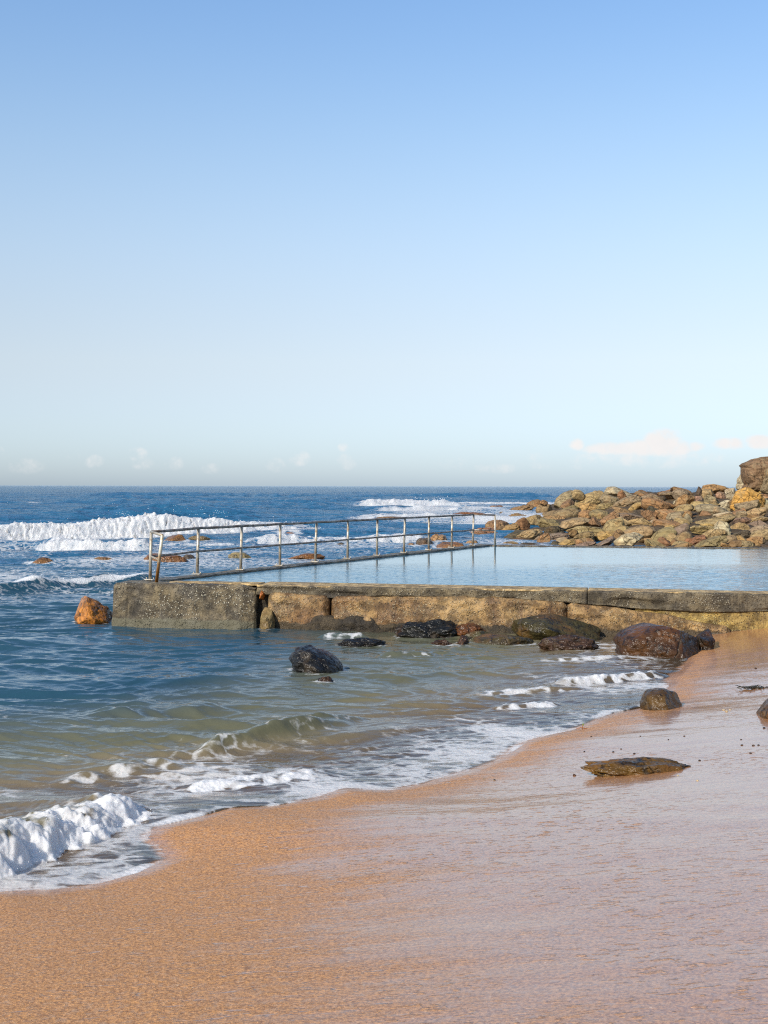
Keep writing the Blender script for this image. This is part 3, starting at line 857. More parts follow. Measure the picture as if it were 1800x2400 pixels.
# left concrete block
xb0, xb1 = wx(272), wx(600)
def prof_block(x):
    lean = .06; 
    return [(.30, -.5), (.20+lean, 0), (.16, TOP-.05), (.10, TOP+.0), (-.62, TOP+.005), (-.66, -.5)]
def disp_block(X, o, z):
    e = ss(xb0, xb0+.05, X)
    right = ss(xb1-.30, xb1, X+.10*pn(z*3, X*0, 0, 5))
    n = .028*fbm(X*1.6, z*2.2, o, 5, 2)+.012*fbm(X*9, z*9, o*9, 3, 12)
    ledge = .02*ss(.16, .13, z+.015*pn(X*2, 0*z, 0, 3))*ss(.1, .2, o)
    chip = -.10*ss(.35, .6, pn(X*1.1+3, z*1.5, 0, 31))*ss(xb1-1.2, xb1-.3, X)
    groove = -.02*np.exp(-((X-(xb0+.33+.03*pn(z*2, z*0, 0, 4)))/.018)**2)*(z < .84)
    return n+ledge+chip-.12*right+groove-.06*(1-e)
xs = np.linspace(xb0, xb1, 150)
ob = slab_piece('concrete_block', wallE, M_BLOCK, xs, prof_block, disp_block, 1)
ob['label'] = 'dark barnacle-speckled concrete block at the left end'

# coping beam, front height following the photo, two lengths with a joint
cop_px = [605, 700, 780, 900, 1200, 1330, 1500, 1660, 1800, 2200]
cop_z = [wz(605, 1392), wz(700, 1391), wz(780, 1401), wz(900, 1394), wz(1200, 1401), wz(1330, 1410), wz(1500, 1425), wz(1660, 1433), wz(1800, 1432), .42]
cop_x = [wx(p) for p in cop_px]
def cop_low(x): return float(np.interp(x, cop_x, cop_z))
def back_off(x): return -float(np.interp(x, [-3, 0, 3, 7], [1.02, .96, .88, .66]))
def prof_cop(x):
    b = cop_low(x)
    return [(-.30, b-.02), (.045, b-.01), (.05, TOP-.035), (.035, TOP-.008), (0, TOP)]
def disp_cop(X, o, z):
    e = .008*fbm(X*1.3, z*2, o, 4, 6)+.006*fbm(X*11, z*11, o*11, 3, 8)
    return e-.05*ss(.25, .62, pn(X*.8, z*6, 0, 77))-.05*ss(.30, .6, pn(X*2.6, z*3, 0, 78))*ss(TOP-.12, TOP-.02, z)
jx = wx(1377)
for a, b in ((xb1+.02, jx-.009), (jx+.009, 14.0)):
    o = slab_piece('coping', wallE, M_COPING, np.linspace(a, b, int((b-a)/.035)), prof_cop, disp_cop, 3)
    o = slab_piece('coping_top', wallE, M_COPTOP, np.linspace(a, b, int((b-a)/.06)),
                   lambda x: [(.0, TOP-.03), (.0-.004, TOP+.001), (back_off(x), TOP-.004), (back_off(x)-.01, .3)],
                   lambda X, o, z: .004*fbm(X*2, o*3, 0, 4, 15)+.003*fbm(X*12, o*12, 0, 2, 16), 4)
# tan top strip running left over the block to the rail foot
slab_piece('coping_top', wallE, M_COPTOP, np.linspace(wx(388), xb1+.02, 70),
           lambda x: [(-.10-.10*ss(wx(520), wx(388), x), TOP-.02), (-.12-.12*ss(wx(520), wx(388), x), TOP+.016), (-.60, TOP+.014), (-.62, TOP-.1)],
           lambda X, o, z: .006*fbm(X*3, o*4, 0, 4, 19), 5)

# core behind everything (dark, keeps the crack from opening on the pool)
slab_piece('wall_core', wallE, M_DARK, np.linspace(xb0+.1, 14, 200), lambda x: [(-.12, -.6), (-.12, TOP-.06), (-.45, TOP-.06), (-.45, -.6)],
           lambda X, o, z: .02*fbm(X*3, z*3, 0, 3, 4), 6)

# tan sandstone lower courses, three stones, sloping away to the right
t_px = [628, 800, 1000, 1200, 1330, 1450, 1560, 1640, 1700]
t_top = [wz(628, 1386), wz(800, 1398), wz(1000, 1396), wz(1200, 1402), wz(1330, 1412), wz(1450, 1425), wz(1560, 1441), wz(1640, 1457), wz(1700, 1467)]
t_x = [wx(p) for p in t_px]
def t_h(x): return float(np.interp(x, t_x, t_top))
def stone(a, b, name, seed, lab=None):
    def prof(x):
        h = t_h(x)
        e = ss(a, a+.10, x)*ss(b, b-.10, x); bulge = .13+.05*e
        h2 = h-.03*(1-e)
        return [(bulge+.08, -.5), (bulge+.05, 0), (bulge+.02, h2*.5), (bulge, h2-.06), (bulge-.07, h2), (-.05, h2+.01)]
    def disp(X, o, z):
        v = .040*fbm(X*1.3+seed, z*2.0, o, 5, seed, .55)+.012*fbm(X*8, z*8, o*6, 3, seed+3)
        v = v-.05*ss(a+.08, a, X)-.05*ss(b-.08, b, X)
        return v-.03*ss(.2, .55, pn(X*1.8, z*3.4, 0, seed+50))
    o = slab_piece(name, wallE, M_TAN, np.linspace(a, b, int((b-a)/.028)), prof, disp, seed)
    if lab: o['label'] = lab
stone(wx(632), wx(774), 'sandstone_course', 41, 'square tan stone just right of the crack')
stone(wx(780), wx(1330), 'sandstone_course', 52, 'long tan stone along the waterline')
stone(wx(1331), wx(1712), 'sandstone_course', 63, 'tan stone sloping down under the sand')
# dark algae crust at the foot
def crust(a, b, hmax, seed):
    def prof(x):
        k = ss(a, a+.35, x)*ss(b, b-.3, x); h = .04+hmax*k
        return [(.36, -.4), (.30, 0), (.27, h*.6), (.21, h), (.05, h+.005)]
    slab_piece('algae_crust', wallE, M_DARK, np.linspace(a, b, int((b-a)/.025)), prof,
               lambda X, o, z: .05*fbm(X*3, z*4, o*3, 4, seed, .6)+.02*fbm(X*14, z*14, o*10, 2, seed+1), seed)
crust(wx(712), wx(905), .25, 71); crust(wx(890), wx(1320), .13, 72)
# yellow gritty footing under the coping at the right
slab_piece('grit_footing', wallE, M_YEL, np.linspace(wx(1490), 14, 300),
           lambda x: [(.05, -.2), (.02, .2), (.0, cop_low(x)+.0), (-.25, cop_low(x)+.0)],
           lambda X, o, z: .022*fbm(X*2.5, z*3, o, 4, 81)+.012*fbm(X*13, z*13, 0, 2, 82), 8)
# rusty stone wedged in the crack
p, f = rock_co(4, 901, 'angular')
q = p*np.array([.055, .10, .14])
o = link('crack_stone', mesh_np('crack_stone', q, f), M_WET, wallE, (wx(615), wy(wx(615))-.04, wz(615, 1394))); o.color = (.42, .13, .02, 1)
o['label'] = 'rusty orange stone wedged in the crack'

# ---------------- side wall under the rail, and far wall
RD = np.array([.4472, .8944]); RN = np.array([.8944, -.4472])     # along the rail / towards the pool
P3 = np.array([-4.2, 28.8])
def strip(name, A, B, w0, w1, top, mat, label, seed, bottom=-.8):
    A = np.array(A, float); B = np.array(B, float); L = np.linalg.norm(B-A); d = (B-A)/L; n = np.array([d[1], -d[0]])
    s = np.linspace(0, L, int(L/.06)); prof = [(-w0-.05, bottom), (-w0, .3), (-w0, top-.02)] + [(-w0+(w0+w1)*k/10, top) for k in range(11)] + [(w1, top-.02), (w1+.02, .3), (w1+.05, bottom)]
    prof = np.array(prof); Sg, O = np.meshgrid(s, prof[:, 0], indexing='ij'); Zp = np.repeat(prof[None, :, 1], len(s), 0)
    up = (Zp > .6)
    Zp = Zp + up*(.016*fbm(Sg*1.4, O*4, 0, 4, seed)+.010*fbm(Sg*8, O*8, 0, 3, seed+1))
    O = O + up*.05*fbm(Sg*.9, O*1.0, 3, 4, seed+2)
    P = np.stack([A[0]+d[0]*Sg+n[0]*O, A[1]+d[1]*Sg+n[1]*O, Zp], -1).reshape(-1, 3)
    nk = len(prof); fc = [tuple(q) for q in grid_faces(len(s), nk)]
    me = bpy.data.meshes.new(name); me.from_pydata(P.tolist(), [], fc+[tuple(range(nk)), tuple((len(s)-1)*nk+i for i in range(nk))[::-1]])
    for p_ in me.polygons: p_.use_smooth = True
    me.update()
    return tag(link(name, me, mat), label, 'wall')
A0 = P3-RD*2.55; 
strip('pool_side_wall', A0+RN*.0, P3+RD*(9.6*1.789), .17, .30, TOP-.005, M_SIDE, 'narrow wet side wall of the pool carrying the handrail', 5)
C1 = np.array([3.62, 43.75])
strip('pool_far_wall', C1+np.array([-.35, .03]), (22, 43.75-.195*18.4), .35, .0, TOP-.02, M_SIDE, 'thin dark far edge of the pool in front of the boulders', 8)

# ---------------- pool water
pool_poly_left = lambda y: None
ys = np.linspace(24.0, 43.8, 420); us = np.linspace(0, 1, 320)
XL = -4.2+(ys-28.8)*.5+.22; 
XX = XL[:, None]+(20-XL[:, None])*us[None, :]
YY = np.repeat(ys[:, None], len(us), 1)
# shear the rows so that near and far edges follow the two walls
t = (ys-24.0)/19.8
YY = YY*0+(25.3-.19*XX+.30)*(1-t)[:, None]+(43.72-.195*(XX-3.4))*t[:, None]
XX = np.maximum(XX, -4.2+(YY-28.8)*.5+.24)
near = ss(34.5, 29.5, YY)
Zw = np.full(XX.shape, TOP-.045)
Zw += (.005*pn(XX*2.2, YY*3.4, 0, 60)+.003*pn(XX*5, YY*8, 0, 61))*(.3+.9*near)
me = mesh_np('pool_water', np.stack([XX, YY, Zw], -1).reshape(-1, 3), grid_faces(*XX.shape), True, {'near': (.09+.95*near).ravel()})
tag(link('pool_water', me, M_POOL), 'calm pale blue water filling the ocean pool', None, None, 'structure')

# ================================================================ handrail
rail = empty('handrail', (P3[0], P3[1], TOP), 'long two-bar metal handrail along the pool side wall', 'handrail')
def in_rail(o): o.location = -rail.location; return o
def post(name, base, top, mat, plate=True):
    vs, fs = tube_np([base, top], .034)
    o = in_rail(poly_obj(name, vs, fs, mat, rail))
    if plate:
        pl = box('base_plate', (base[0], base[1], base[2]+.010), (.21, .13, .016), M_PLATE, o, .004, math.atan2(RD[1], RD[0])+1.57)
        for sx in (-.09, .09):
            c = np.array([base[0]+sx*RN[0], base[1]+sx*RN[1], base[2]+.02])
            v2, f2 = tube_np([c, c+np.array([0, 0, .035])], .012, 8)
            poly_obj('bolt', v2, f2, M_PLATE, o)
    return o
HT = 1.045
posts = []
tops = []
for i in range(3, 13):
    c = P3+RD*1.789*(i-3)
    wob = .012*math.sin(i*2.3)
    b = (c[0], c[1], TOP+.004); tp = (c[0]+wob+.02, c[1], TOP+HT-.02)
    post('post', b, tp, M_POST); tops.append(np.array([tp[0], tp[1], TOP+HT]))
b1 = (-4.92, 26.95, TOP+.01); t1 = np.array([-4.90, 26.95, TOP+HT-.02]); post('post', b1, t1-np.array([0, 0, .01]), M_POST)
b2 = (-4.71, 26.50, TOP-.02); t2 = np.array([-4.52, 26.12, TOP+.985]); o = post('post', b2, t2, M_RUST, False); o['label'] = 'leaning post with a rusty foot'
b13 = (tops[-1][0]+.76, 43.62, TOP-.02); t13 = np.array([b13[0], b13[1], TOP+HT-.03]); post('post', b13, t13, M_POST, False)
line = [t1]+tops
for dz, nm in ((0.0, 'top_rail'), (-.52, 'middle_rail')):
    pts = []
    for a, b in zip(line[:-1], line[1:]):
        for k in range(4):
            q = a+(b-a)*k/4+np.array([0, 0, -.008*math.sin(math.pi*k/4)+dz]); pts.append(q)
    pts.append(line[-1]+np.array([0, 0, dz]))
    vs, fs = tube_np(pts, .030 if dz == 0 else .024); in_rail(poly_obj(nm, vs, fs, M_RAIL, rail))
    vs, fs = tube_np([t1+np.array([0, 0, dz]), t2+np.array([0, 0, dz+(0 if dz == 0 else .0)])-(np.array([.09, -.18, 0]) if dz else 0)], .028 if dz == 0 else .022)
    in_rail(poly_obj('end_bar', vs, fs, M_POST, rail))
    vs, fs = tube_np([line[-1]+np.array([0, 0, dz]), t13+np.array([0, 0, dz])], .028 if dz == 0 else .022)
    in_rail(poly_obj('end_bar', vs, fs, M_RAIL if dz == 0 else M_POST, rail))
# ================================================================ sea surface
rows = []; y = -14.0
while y < 7.6: rows.append(y); y += .5
while y < 30000:
    if y < 14: d = .016
    elif y < 36: d = .016+(y-14)*.0022
    elif y < 130: d = .066+(y-36)*.0030
    elif y < 500: d = .35+(y-130)*.006
    else: d = y*.02
    rows.append(y); y += d
rows = np.array(rows + [30000.]); NRW = len(rows)
NU = 640
us = np.linspace(-1, 1, NU); 
dYr = np.gradient(rows)
half = np.clip(rows, 8.0, None)*.345
X = half[:, None]*(us+9*np.sign(us)*np.maximum(np.abs(us)-.93, 0)*14*np.abs(us)**8)[None, :]
Y = np.repeat(rows[:, None], NU, 1)
dX = (half*2/NU)[:, None]
near = Y < 46
SDm = np.full(X.shape, -60.0); SDm[near] = shore_dist(X[near], Y[near])
SDm = np.where(near, SDm, -20.0)
ground = np.full(X.shape, -2.0); ground[near] = sand_h(X[near], Y[near], SDm[near])
mm = (Y > 46) & (Y < 190); ground[mm] = np.minimum(shelf(X[mm], Y[mm]), .3)-.1
far = ss(30, 60, Y)
off = ss(34, 90, Y)

# ---- chop: many crossing wavelets, sharpened
rs = np.random.RandomState(4)
wx_ = X + .35*pn(X*.30, Y*.30, 0, 11)*3; wy_ = Y + .35*pn(X*.30, Y*.30, 0, 12)*3
res = 3.2*np.maximum(dYr[:, None]*.8, dX*.6)
H = np.zeros(X.shape)
lams = np.geomspace(.13, 26, 54)
shel = ss(-.1, -2.6, SDm)           # dies out at the beach
for lam in lams:
    th = rs.uniform(-.5, .5) if lam < 3 else rs.uniform(-.35, .45)
    k = 2*math.pi/lam; kx, ky = math.sin(th)*k, -math.cos(th)*k
    ph = rs.uniform(0, 6.28)
    slope_n = .045 if lam < .22 else (.078 if lam < 1.0 else (.045 if lam < 2.2 else .0))       # sheltered bay
    slope_f = .02 if lam < 1 else (.065 if lam < 9 else .030)        # open sea
    if lam >= 2.2: slope_n = .022 if lam < 5 else 0
    sl = slope_n*(1-off)+slope_f*off
    amp = sl/k*ss(res*.7, res*1.6, lam*np.ones_like(res))
    if lam > 9: amp = amp*off
    env = .55+.9*pn(X/(lam*3.5)+lam, Y/(lam*2.6), 0, int(lam*7) % 50)
    s = (np.sin(kx*wx_+ky*wy_+ph)+1)/2
    pw = 1.5+1.3*(1-off)
    H += amp*env*(2*s**pw-.7)*1.3
bay = (1-off)
H *= (.18+.82*shel)
calmwall = 1-.45*np.exp(-((Y-25)/4)**2)*ss(-6, -3, X)
H *= calmwall

foam = np.zeros(X.shape); lump = np.zeros(X.shape)
def breaker(yc, A, Hh, front, back, fb, ff, seed, foamamt=1.0, lumps=.3, lsc=1.4, mean=None):
    """yc(x): foot line; A(x): strength; crest sits `front` behind the foot"""
    global H, foam
    e = Y-yc(X)-.25*front*pn(X*.5, Y*0+seed, 0, seed)*2 - front
    a = A(X)
    m = (a > .001) & (np.abs(e) < 6*back+2)
    if not m.any(): return
    em = e[m]; am = a[m]; x, y = X[m], Y[m]
    pr = np.where(em < 0, np.exp(-(em/(front*.62))**2), np.exp(-(em/back)**2))
    var = 1+(.14 if Hh > .5 else .30)*fbm(x*.8/lsc, y*.1+seed, 0, 3, seed)
    add = Hh*am*pr*var
    fw = ss(-front*1.5, -front*.9, em)*ss(fb, fb*.35, em)*am*foamamt*(.8+(.5 if Hh > .3 else 1.0)*pn(x*2.4/lsc, y*2.0/lsc, 0, seed+40))
    ln = fbm(x*3.2/lsc, y*3.2/lsc, add*3.5/lsc, 4, seed+5, .55)
    add = add+Hh*lumps*fw*pr**.6*(ln+.35*np.abs(fbm(x*6/lsc, y*5/lsc, 0, 3, seed+8)))
    H[m] += add
    pf = .45*np.abs(pn(x*1.8/lsc, y*2/lsc, add*5/lsc, seed+60))+.4*np.abs(pn(x*4/lsc, y*4/lsc, add*9/lsc, seed+61))+.25*pn(x*9/lsc, y*9/lsc, add*14/lsc, seed+62)
    if Hh > .15: YS[m] += fw*(pf-.2)*Hh*.5
    H[m] += fw*(pf-.2)*Hh*.22
    tr = .45*ss(-ff, -front*.8, em)*ss(0, -front*.8, em)*am*foamamt
    foam[m] = np.maximum(foam[m], np.maximum(np.minimum(fw, 1), tr))
def win(a0, a1, b1, b0): return lambda x: ss(a0, a1, x)*ss(b0, b1, x)

YS = np.zeros(X.shape)
# open-sea surf
breaker(lambda x: 77+.58*x, lambda x: (ss(6, -4, x)*.45+.55*ss(-2, -12, x))*(.95+.10*pn(x*.3, x*0, 0, 3)+.08*pn(x*1.1, x*0, 0, 9)), .84, 1.6, 2.6, 4.2, 3.0, 1, 1.35, .10, 1.0)
breaker(lambda x: 55+.05*(x+12), win(-15.6, -14.4, -10.6, -9.6), .40, .6, 1.4, 1.4, 1.2, 2, 1.1, .22, .7)
breaker(lambda x: 56+.05*(x+12), win(-30, -22, -15, -13), .30, .8, 1.6, 1, 1, 12, .25, .1)
breaker(lambda x: 64+.35*x, win(-7.5, -6, 1.5, 3.5), .28, .6, 1.5, 2.0, 1.5, 3, .85, .4, 1.2)
breaker(lambda x: 60+.1*x, win(-12, -10.5, -7, -5), .22, .5, 1.0, 1.2, 1., 30, .7, .4, 1.0)
breaker(lambda x: 33.6+(x+10)*.85, lambda x: ss(-5.2, -7.0, x)*(.9+.3*pn(x*.9, x*0, 0, 6)), .36, .75, .8, .14, .05, 4, .0, .2, .9)
e3 = Y-(33.6+(X+10)*.85)-.75; foam = np.maximum(foam, ss(-.22, -.05, e3)*ss(.30, .0, e3)*ss(-5.0, -6.0, X)*(.75+.5*pn(X*1.3, Y*.2, 0, 41)))
breaker(lambda x: 160+.3*x, lambda x: ss(-6, -1, x)*ss(15, 9, x), .62, 1.8, 4, 6, 6, 5, 1.0, .30, 1.6)
breaker(lambda x: 172+.1*x, lambda x: ss(6, 12, x)*ss(40, 30, x), .6, 1.8, 4, 9, 8, 6, .95, .3, 1.6)
breaker(lambda x: 120+.3*x, lambda x: ss(-3, 1, x)*ss(14, 8, x), .5, 1.2, 3, 7, 5, 7, .85, .4, 2)
breaker(lambda x: 97+.3*x, lambda x: ss(-5, 0, x)*ss(11, 8, x), .35, 1.0, 2, 4, 4, 8, .9, .4, 2)
# unbroken swells
for yc, x0, x1, x2, x3, hh in ((128, -34, -26, -15, -8, .75), (150, -22, -18, -8, -4, .8), (215, -60, -40, 0, 30, .8), (300, -90, -60, 30, 60, .9), (185, -50, -42, -30, -22, .7), (99, -30, -24, -14, -8, .4)):
    breaker(lambda x, yc=yc: yc+.04*x, win(x0, x1, x2, x3), hh, 4.0, 6, 1, 1, int(yc), 0, 0)
# white water sheets on the reef
reef = ss(-2.5, 3.0, X-.03*(Y-100))*ss(80, 90, Y)*ss(188, 150, Y)*ss(45, 25, X)
foam = np.maximum(foam, reef*(.50+.45*pn(X*.22, Y*.06, 0, 70)))
s2 = ss(62, 70, Y-.4*X)*ss(125, 84, Y)*ss(-36, -20, X)*ss(10, -2, X)
foam = np.maximum(foam, s2*.22)
mid = ss(28, 36, Y)*ss(78, 62, Y-.3*X)
foam = np.maximum(foam, mid*(.36+.30*pn(X*.22, Y*.13, 0, 71)))
foam = np.maximum(foam, ss(28, 33, Y)*ss(40, 35, Y)*ss(-4, -7, X)*.3)
far_caps = ss(100, 140, Y)*ss(900, 400, Y)
foam = np.maximum(foam, far_caps*ss(.62, .78, pn(X*.05, Y*.03, 0, 72)+.25*pn(X*.4, Y*.2, 0, 73))*.55)

# bay wavelets
breaker(lambda x: 14.05+(x+1.4)*.85, win(-2.1, -1.75, -.75, -.3), .14, .22, .36, .06, .02, 20, .26, .1, .35)
breaker(lambda x: 14.9+(x+.9)*.75, win(-1.5, -1.2, -.5, -.1), .07, .16, .25, .06, .03, 28, .35, .2, .3)
breaker(lambda x: 15.9+(x+2.8)*.35, win(-3.9, -3.3, -2.4, -1.8), .085, .28, .45, .05, .05, 21, .15, .1, .4)
breaker(lambda x: 12.6+(x+2.6)*.6, win(-3.3, -3.0, -2.3, -1.9), .05, .2, .35, .10, .05, 27, .4, .2, .4)
breaker(lambda x: 18.3+(x-2.6)*.55, win(2.3, 2.7, 4.0, 4.4), .09, .16, .3, .30, .3, 22, .75, .35, .3)
breaker(lambda x: 17.6+(x-1.6)*.25, win(1.0, 1.5, 2.6, 3.1), .06, .14, .3, .25, .3, 29, .6, .4, .3)
breaker(lambda x: 16.4+(x-1.6)*.35, win(1.3, 1.6, 2.1, 2.5), .06, .14, .25, .25, .3, 23, .75, .4, .3)
breaker(lambda x: 20.9+(x-3.2)*.3, win(2.2, 2.8, 3.6, 4.2), .05, .15, .25, .15, .2, 24, .6, .4, .35)
breaker(lambda x: 21.4+(x-.4)*.2, win(-.2, .1, .7, 1.1), .09, .15, .25, .18, .2, 25, .42, .4, .3)
breaker(lambda x: 24.1+(x+1.0)*.1, win(-1.4, -1.1, -.5, -.2), .09, .12, .2, .14, .2, 26, .42, .4, .3)

# foam along the beach
d = -SDm
al = X+.18*(Y-12)                         # rough position along the beach
lip = ss(-.05, .02, d)*ss(.24, .05, d)
wob = .5+.5*pn(X*1.6, Y*1.6, 0, 80)
foam = np.maximum(foam, lip*(.30+.75*ss(-.1, .5, pn(X*1.3, Y*1.3, 0, 87))+.2*pn(X*6, Y*6, 0, 88))*ss(17.6, 16.6, Y))
lace = ss(0, .1, d)*ss(3.0, .6, d)*ss(17.5, 15, Y)*(.36+.42*pn(X*.9+.6*Y, Y*.5, 0, 81)+.16*ss(1.2, .2, d))*ss(-2.2, -1.0, X)
foam = np.maximum(foam, lace)
sw = ss(0, .05, d)*ss(1.1, .5, d)*ss(-1.4, -2.0, X)*.46*ss(13, 11, Y)
foam = np.maximum(foam, sw)
lace2 = ss(.3, .8, d)*ss(4.5, 1.5, d)*ss(9, 10.5, Y)*ss(16, 13.5, Y)*ss(.5, -1, X)*(.28+.42*pn(X*.8, Y*1.1, 0, 82))
foam = np.maximum(foam, lace2)
lace3 = ss(17.0, 18, Y)*ss(24.8, 23.8, Y)*ss(1.4, 3.4, X-.2*(Y-20))*(.30+.4*pn(X*.8, Y*.9, 0, 83))
foam = np.maximum(foam, lace3)
foam = np.maximum(foam, (Y < 27)*bay*(.16*ss(.15, .5, pn(X*.5, Y*.9, 0, 84))+.04))
# thickness of the swash lip
H += .012*ss(0, .25, d)*ss(.5, .15, d)*ss(17.8, 16.5, Y)*(.7+.6*pn(X*3, Y*3, 0, 85))
H += .012*foam*fbm(X*5, Y*5, 0, 3, 86)*near*ss(0, .2, d)

# foreground bore
BP = np.array([(-6.8, 3.6), (-3.7, 7.7), (-2.78, 9.10), (-2.50, 9.70), (-2.36, 10.15), (-2.14, 10.62), (-1.97, 10.98), (-1.93, 11.5)])
m = (Y > 2) & (Y < 17) & (X < 1) & (X > -14)
x, y = X[m], Y[m]
best = np.full(x.shape, 1e9); sgn = np.ones(x.shape); tt = np.zeros(x.shape); acc = 0
for i in range(len(BP)-1):
    a, b = BP[i], BP[i+1]; dv = b-a; L = np.linalg.norm(dv); t = np.clip(((x-a[0])*dv[0]+(y-a[1])*dv[1])/L**2, 0, 1)
    q = np.hypot(x-a[0]-t*dv[0], y-a[1]-t*dv[1]); cr = dv[0]*(y-a[1])-dv[1]*(x-a[0])
    u = q < best; best = np.where(u, q, best); sgn = np.where(u, np.sign(cr), sgn); tt = np.where(u, acc+t*L, tt); acc += L
e = best*sgn                                   # positive = seaward (left of the direction of travel)
e = e + .10*fbm(x*2.3, y*2.3, 0, 3, 90)+.05*pn(x*7, y*7, 0, 91)+.035*fbm(x*15, y*15, 0, 2, 97)
endf = ss(acc-.02, acc-.65, tt)
hh = (.175+.12*ss(acc-.6, acc-2.6, tt))*endf
pr = np.where(e < .30, ss(-.02, .30, e)**.75, np.exp(-((e-.30)/.62)**2))
ln = fbm(x*4.2, y*4.2, 0, 4, 92, .55); ln2 = np.abs(fbm(x*9, y*9, 0, 3, 93))
fz = ss(-.03, .03, e)*ss(.80+.35*pn(x*1.6, y*1.6, 0, 94), .34, e)*endf
puff = .060*np.abs(pn(x*4.0, y*4.0, 0, 301))+.042*np.abs(pn(x*8, y*8, 0, 302))+.022*np.abs(pn(x*17, y*17, 0, 303))+.008*np.abs(pn(x*34, y*34, 0, 304))-.03
add = hh*pr*(1+.30*pn(x*1.8, y*1.8, 0, 95)) + fz*ss(0, .35, pr)*puff*1.1
H[m] = H[m]*(1-.6*np.clip(fz, 0, 1)) + add
foam[m] = np.maximum(foam[m], fz*(.62+.50*ss(.36, .0, e)+.50*pn(x*3.1, y*3.1, 0, 310)+.35*pn(x*9, y*9, 0, 311)))
X = X.copy(); X[m] += .845*fz*puff*.6; Y[m] -= .533*fz*puff*.8
foam[m] = np.maximum(foam[m], ss(.4, .6, e)*ss(1.2, .6, e)*endf*.34)
# thin trailing arm of foam from the bore end to the second lobe
breaker(lambda q: 12.0+(q+1.9)*.35, win(-2.0, -1.75, -.9, -.4), .035, .18, .3, .30, .35, 96, .95, .5, .3)

# foam and disturbance round every rock standing in water
for o in [o for o in bpy.data.objects if o.name.startswith(('wet_rock', 'sea_rock', 'stone'))]:
    cx, cy = o.location.x, o.location.y; w, dd = o.dimensions.x/2, o.dimensions.y/2
    m = (np.abs(X-cx) < w+1.6) & (np.abs(Y-cy) < dd+1.8)
    if not m.any(): continue
    q = np.hypot((X[m]-cx)/w, (Y[m]-cy)/max(dd, .15)); q = (q-1)*min(w, dd*1.5)
    amt = .80 if cy > 30 else .48
    sc = .45 if cy > 30 else .10
    foam[m] = np.maximum(foam[m], amt*np.exp(-np.abs(q)/sc)*(.75+.6*pn(X[m]*2.2, Y[m]*2.2, 0, 99)))
    H[m] += (.02 if cy < 30 else .05)*np.exp(-np.abs(q)/.15)

Y = Y - YS
# meet the beach
H = np.where((d < 0) & near, np.minimum(H, ground-.03-.1*np.abs(d)), H)
edge = near & (d >= 0) & (d < 1.2)
Hmin = ground+.008*ss(0, .20, d)+.02*ss(.1, .6, d)
H = np.where(edge, np.maximum(H, Hmin), H)
H = np.where(near & (d >= 0) & (d < .04), np.minimum(H, ground+.012+.4*d), H)
depth = np.clip(H-ground, 0, 3)
depth = np.where((Y < 34), depth*(1+.0*d), 3)
# the sheltered corner by the wall is a little deeper to the left
depth = depth*(1+.9*ss(0, -5, X)*ss(12, 20, Y))
calm = np.clip(.85+.1*off, 0, 1)*(.5+.5*shel)
keep_v = ~(near & (SDm > .6))
fc = grid_faces(NRW, NU)
kv = keep_v.ravel(); pool_in = ((Y > 26.2+0*X) & (X > -4.2+(Y-28.8)*.5+.8) & (Y < 42.5-.2*X)).ravel()
fk = kv[fc].any(1) & ~pool_in[fc].all(1)
me = mesh_np('sea', np.stack([X, Y, H], -1).reshape(-1, 3), fc[fk], True,
             {'foam': np.clip(foam, 0, 1.6).ravel(), 'depth': depth.ravel(), 'far': far.ravel(), 'calm': (calm*np.ones(X.shape)).ravel()})
tag(link('sea', me, M_SEA), 'blue sea with surf rolling in and foam washing onto the beach', None, None, 'structure')

# spray thrown up by the surf
def sea_at(x, y):
    j = int(np.argmin(np.abs(rows-y))); i = int(np.argmin(np.abs(X[j]-x))); return float(H[j, i])
rr = random.Random(3); co0, f0 = ico(1); V, Fa, nv = [], [], 0
spots = []
for k in range(420):
    c = rr.random()
    if c < .66:
        x = rr.choice([-19, -16, -14.5, -11, -9, -7.5, -5])+rr.gauss(0, .8); y = 77+.58*x+rr.uniform(.8, 1.8); s = rr.uniform(.006, .020); up = abs(rr.gauss(0, .13))
    elif c < .9:
        x = rr.gauss(6.5, 1.6); y = 161+rr.uniform(0, 3); s = rr.uniform(.015, .045); up = abs(rr.gauss(0, .38))
    else:
        x = rr.gauss(-8, 1.1); y = 33.6+(x+10)*.85+.75+rr.uniform(-.1, .1); s = rr.uniform(.006, .014); up = abs(rr.gauss(0, .09))
    spots.append((x, y, sea_at(x, y)+up, s))
for k in range(260):     # droplets over the foreground bore
    i = rr.randrange(1, len(BP)-2); t = rr.random(); b = BP[i]+(BP[i+1]-BP[i])*t
    x = b[0]-.845*.12*rr.uniform(-1.2, 3); y = b[1]+.533*.12*rr.uniform(-1.2, 3); s = rr.uniform(.001, .0032)
    spots.append((x, y, max(sea_at(x, y), .02)+abs(rr.gauss(0, .035)), s))
for x, y, z, s in spots:
    V.append(co0*np.array([s, s, s*rr.uniform(.8, 1.6)])+[x, y, z]); Fa.append(f0+nv); nv += len(co0)
me = mesh_np('spray', np.concatenate(V), np.concatenate(Fa))
tag(link('sea_spray', me, M_SPRAY), 'white droplets thrown up above the breaking waves', None, None, 'stuff')
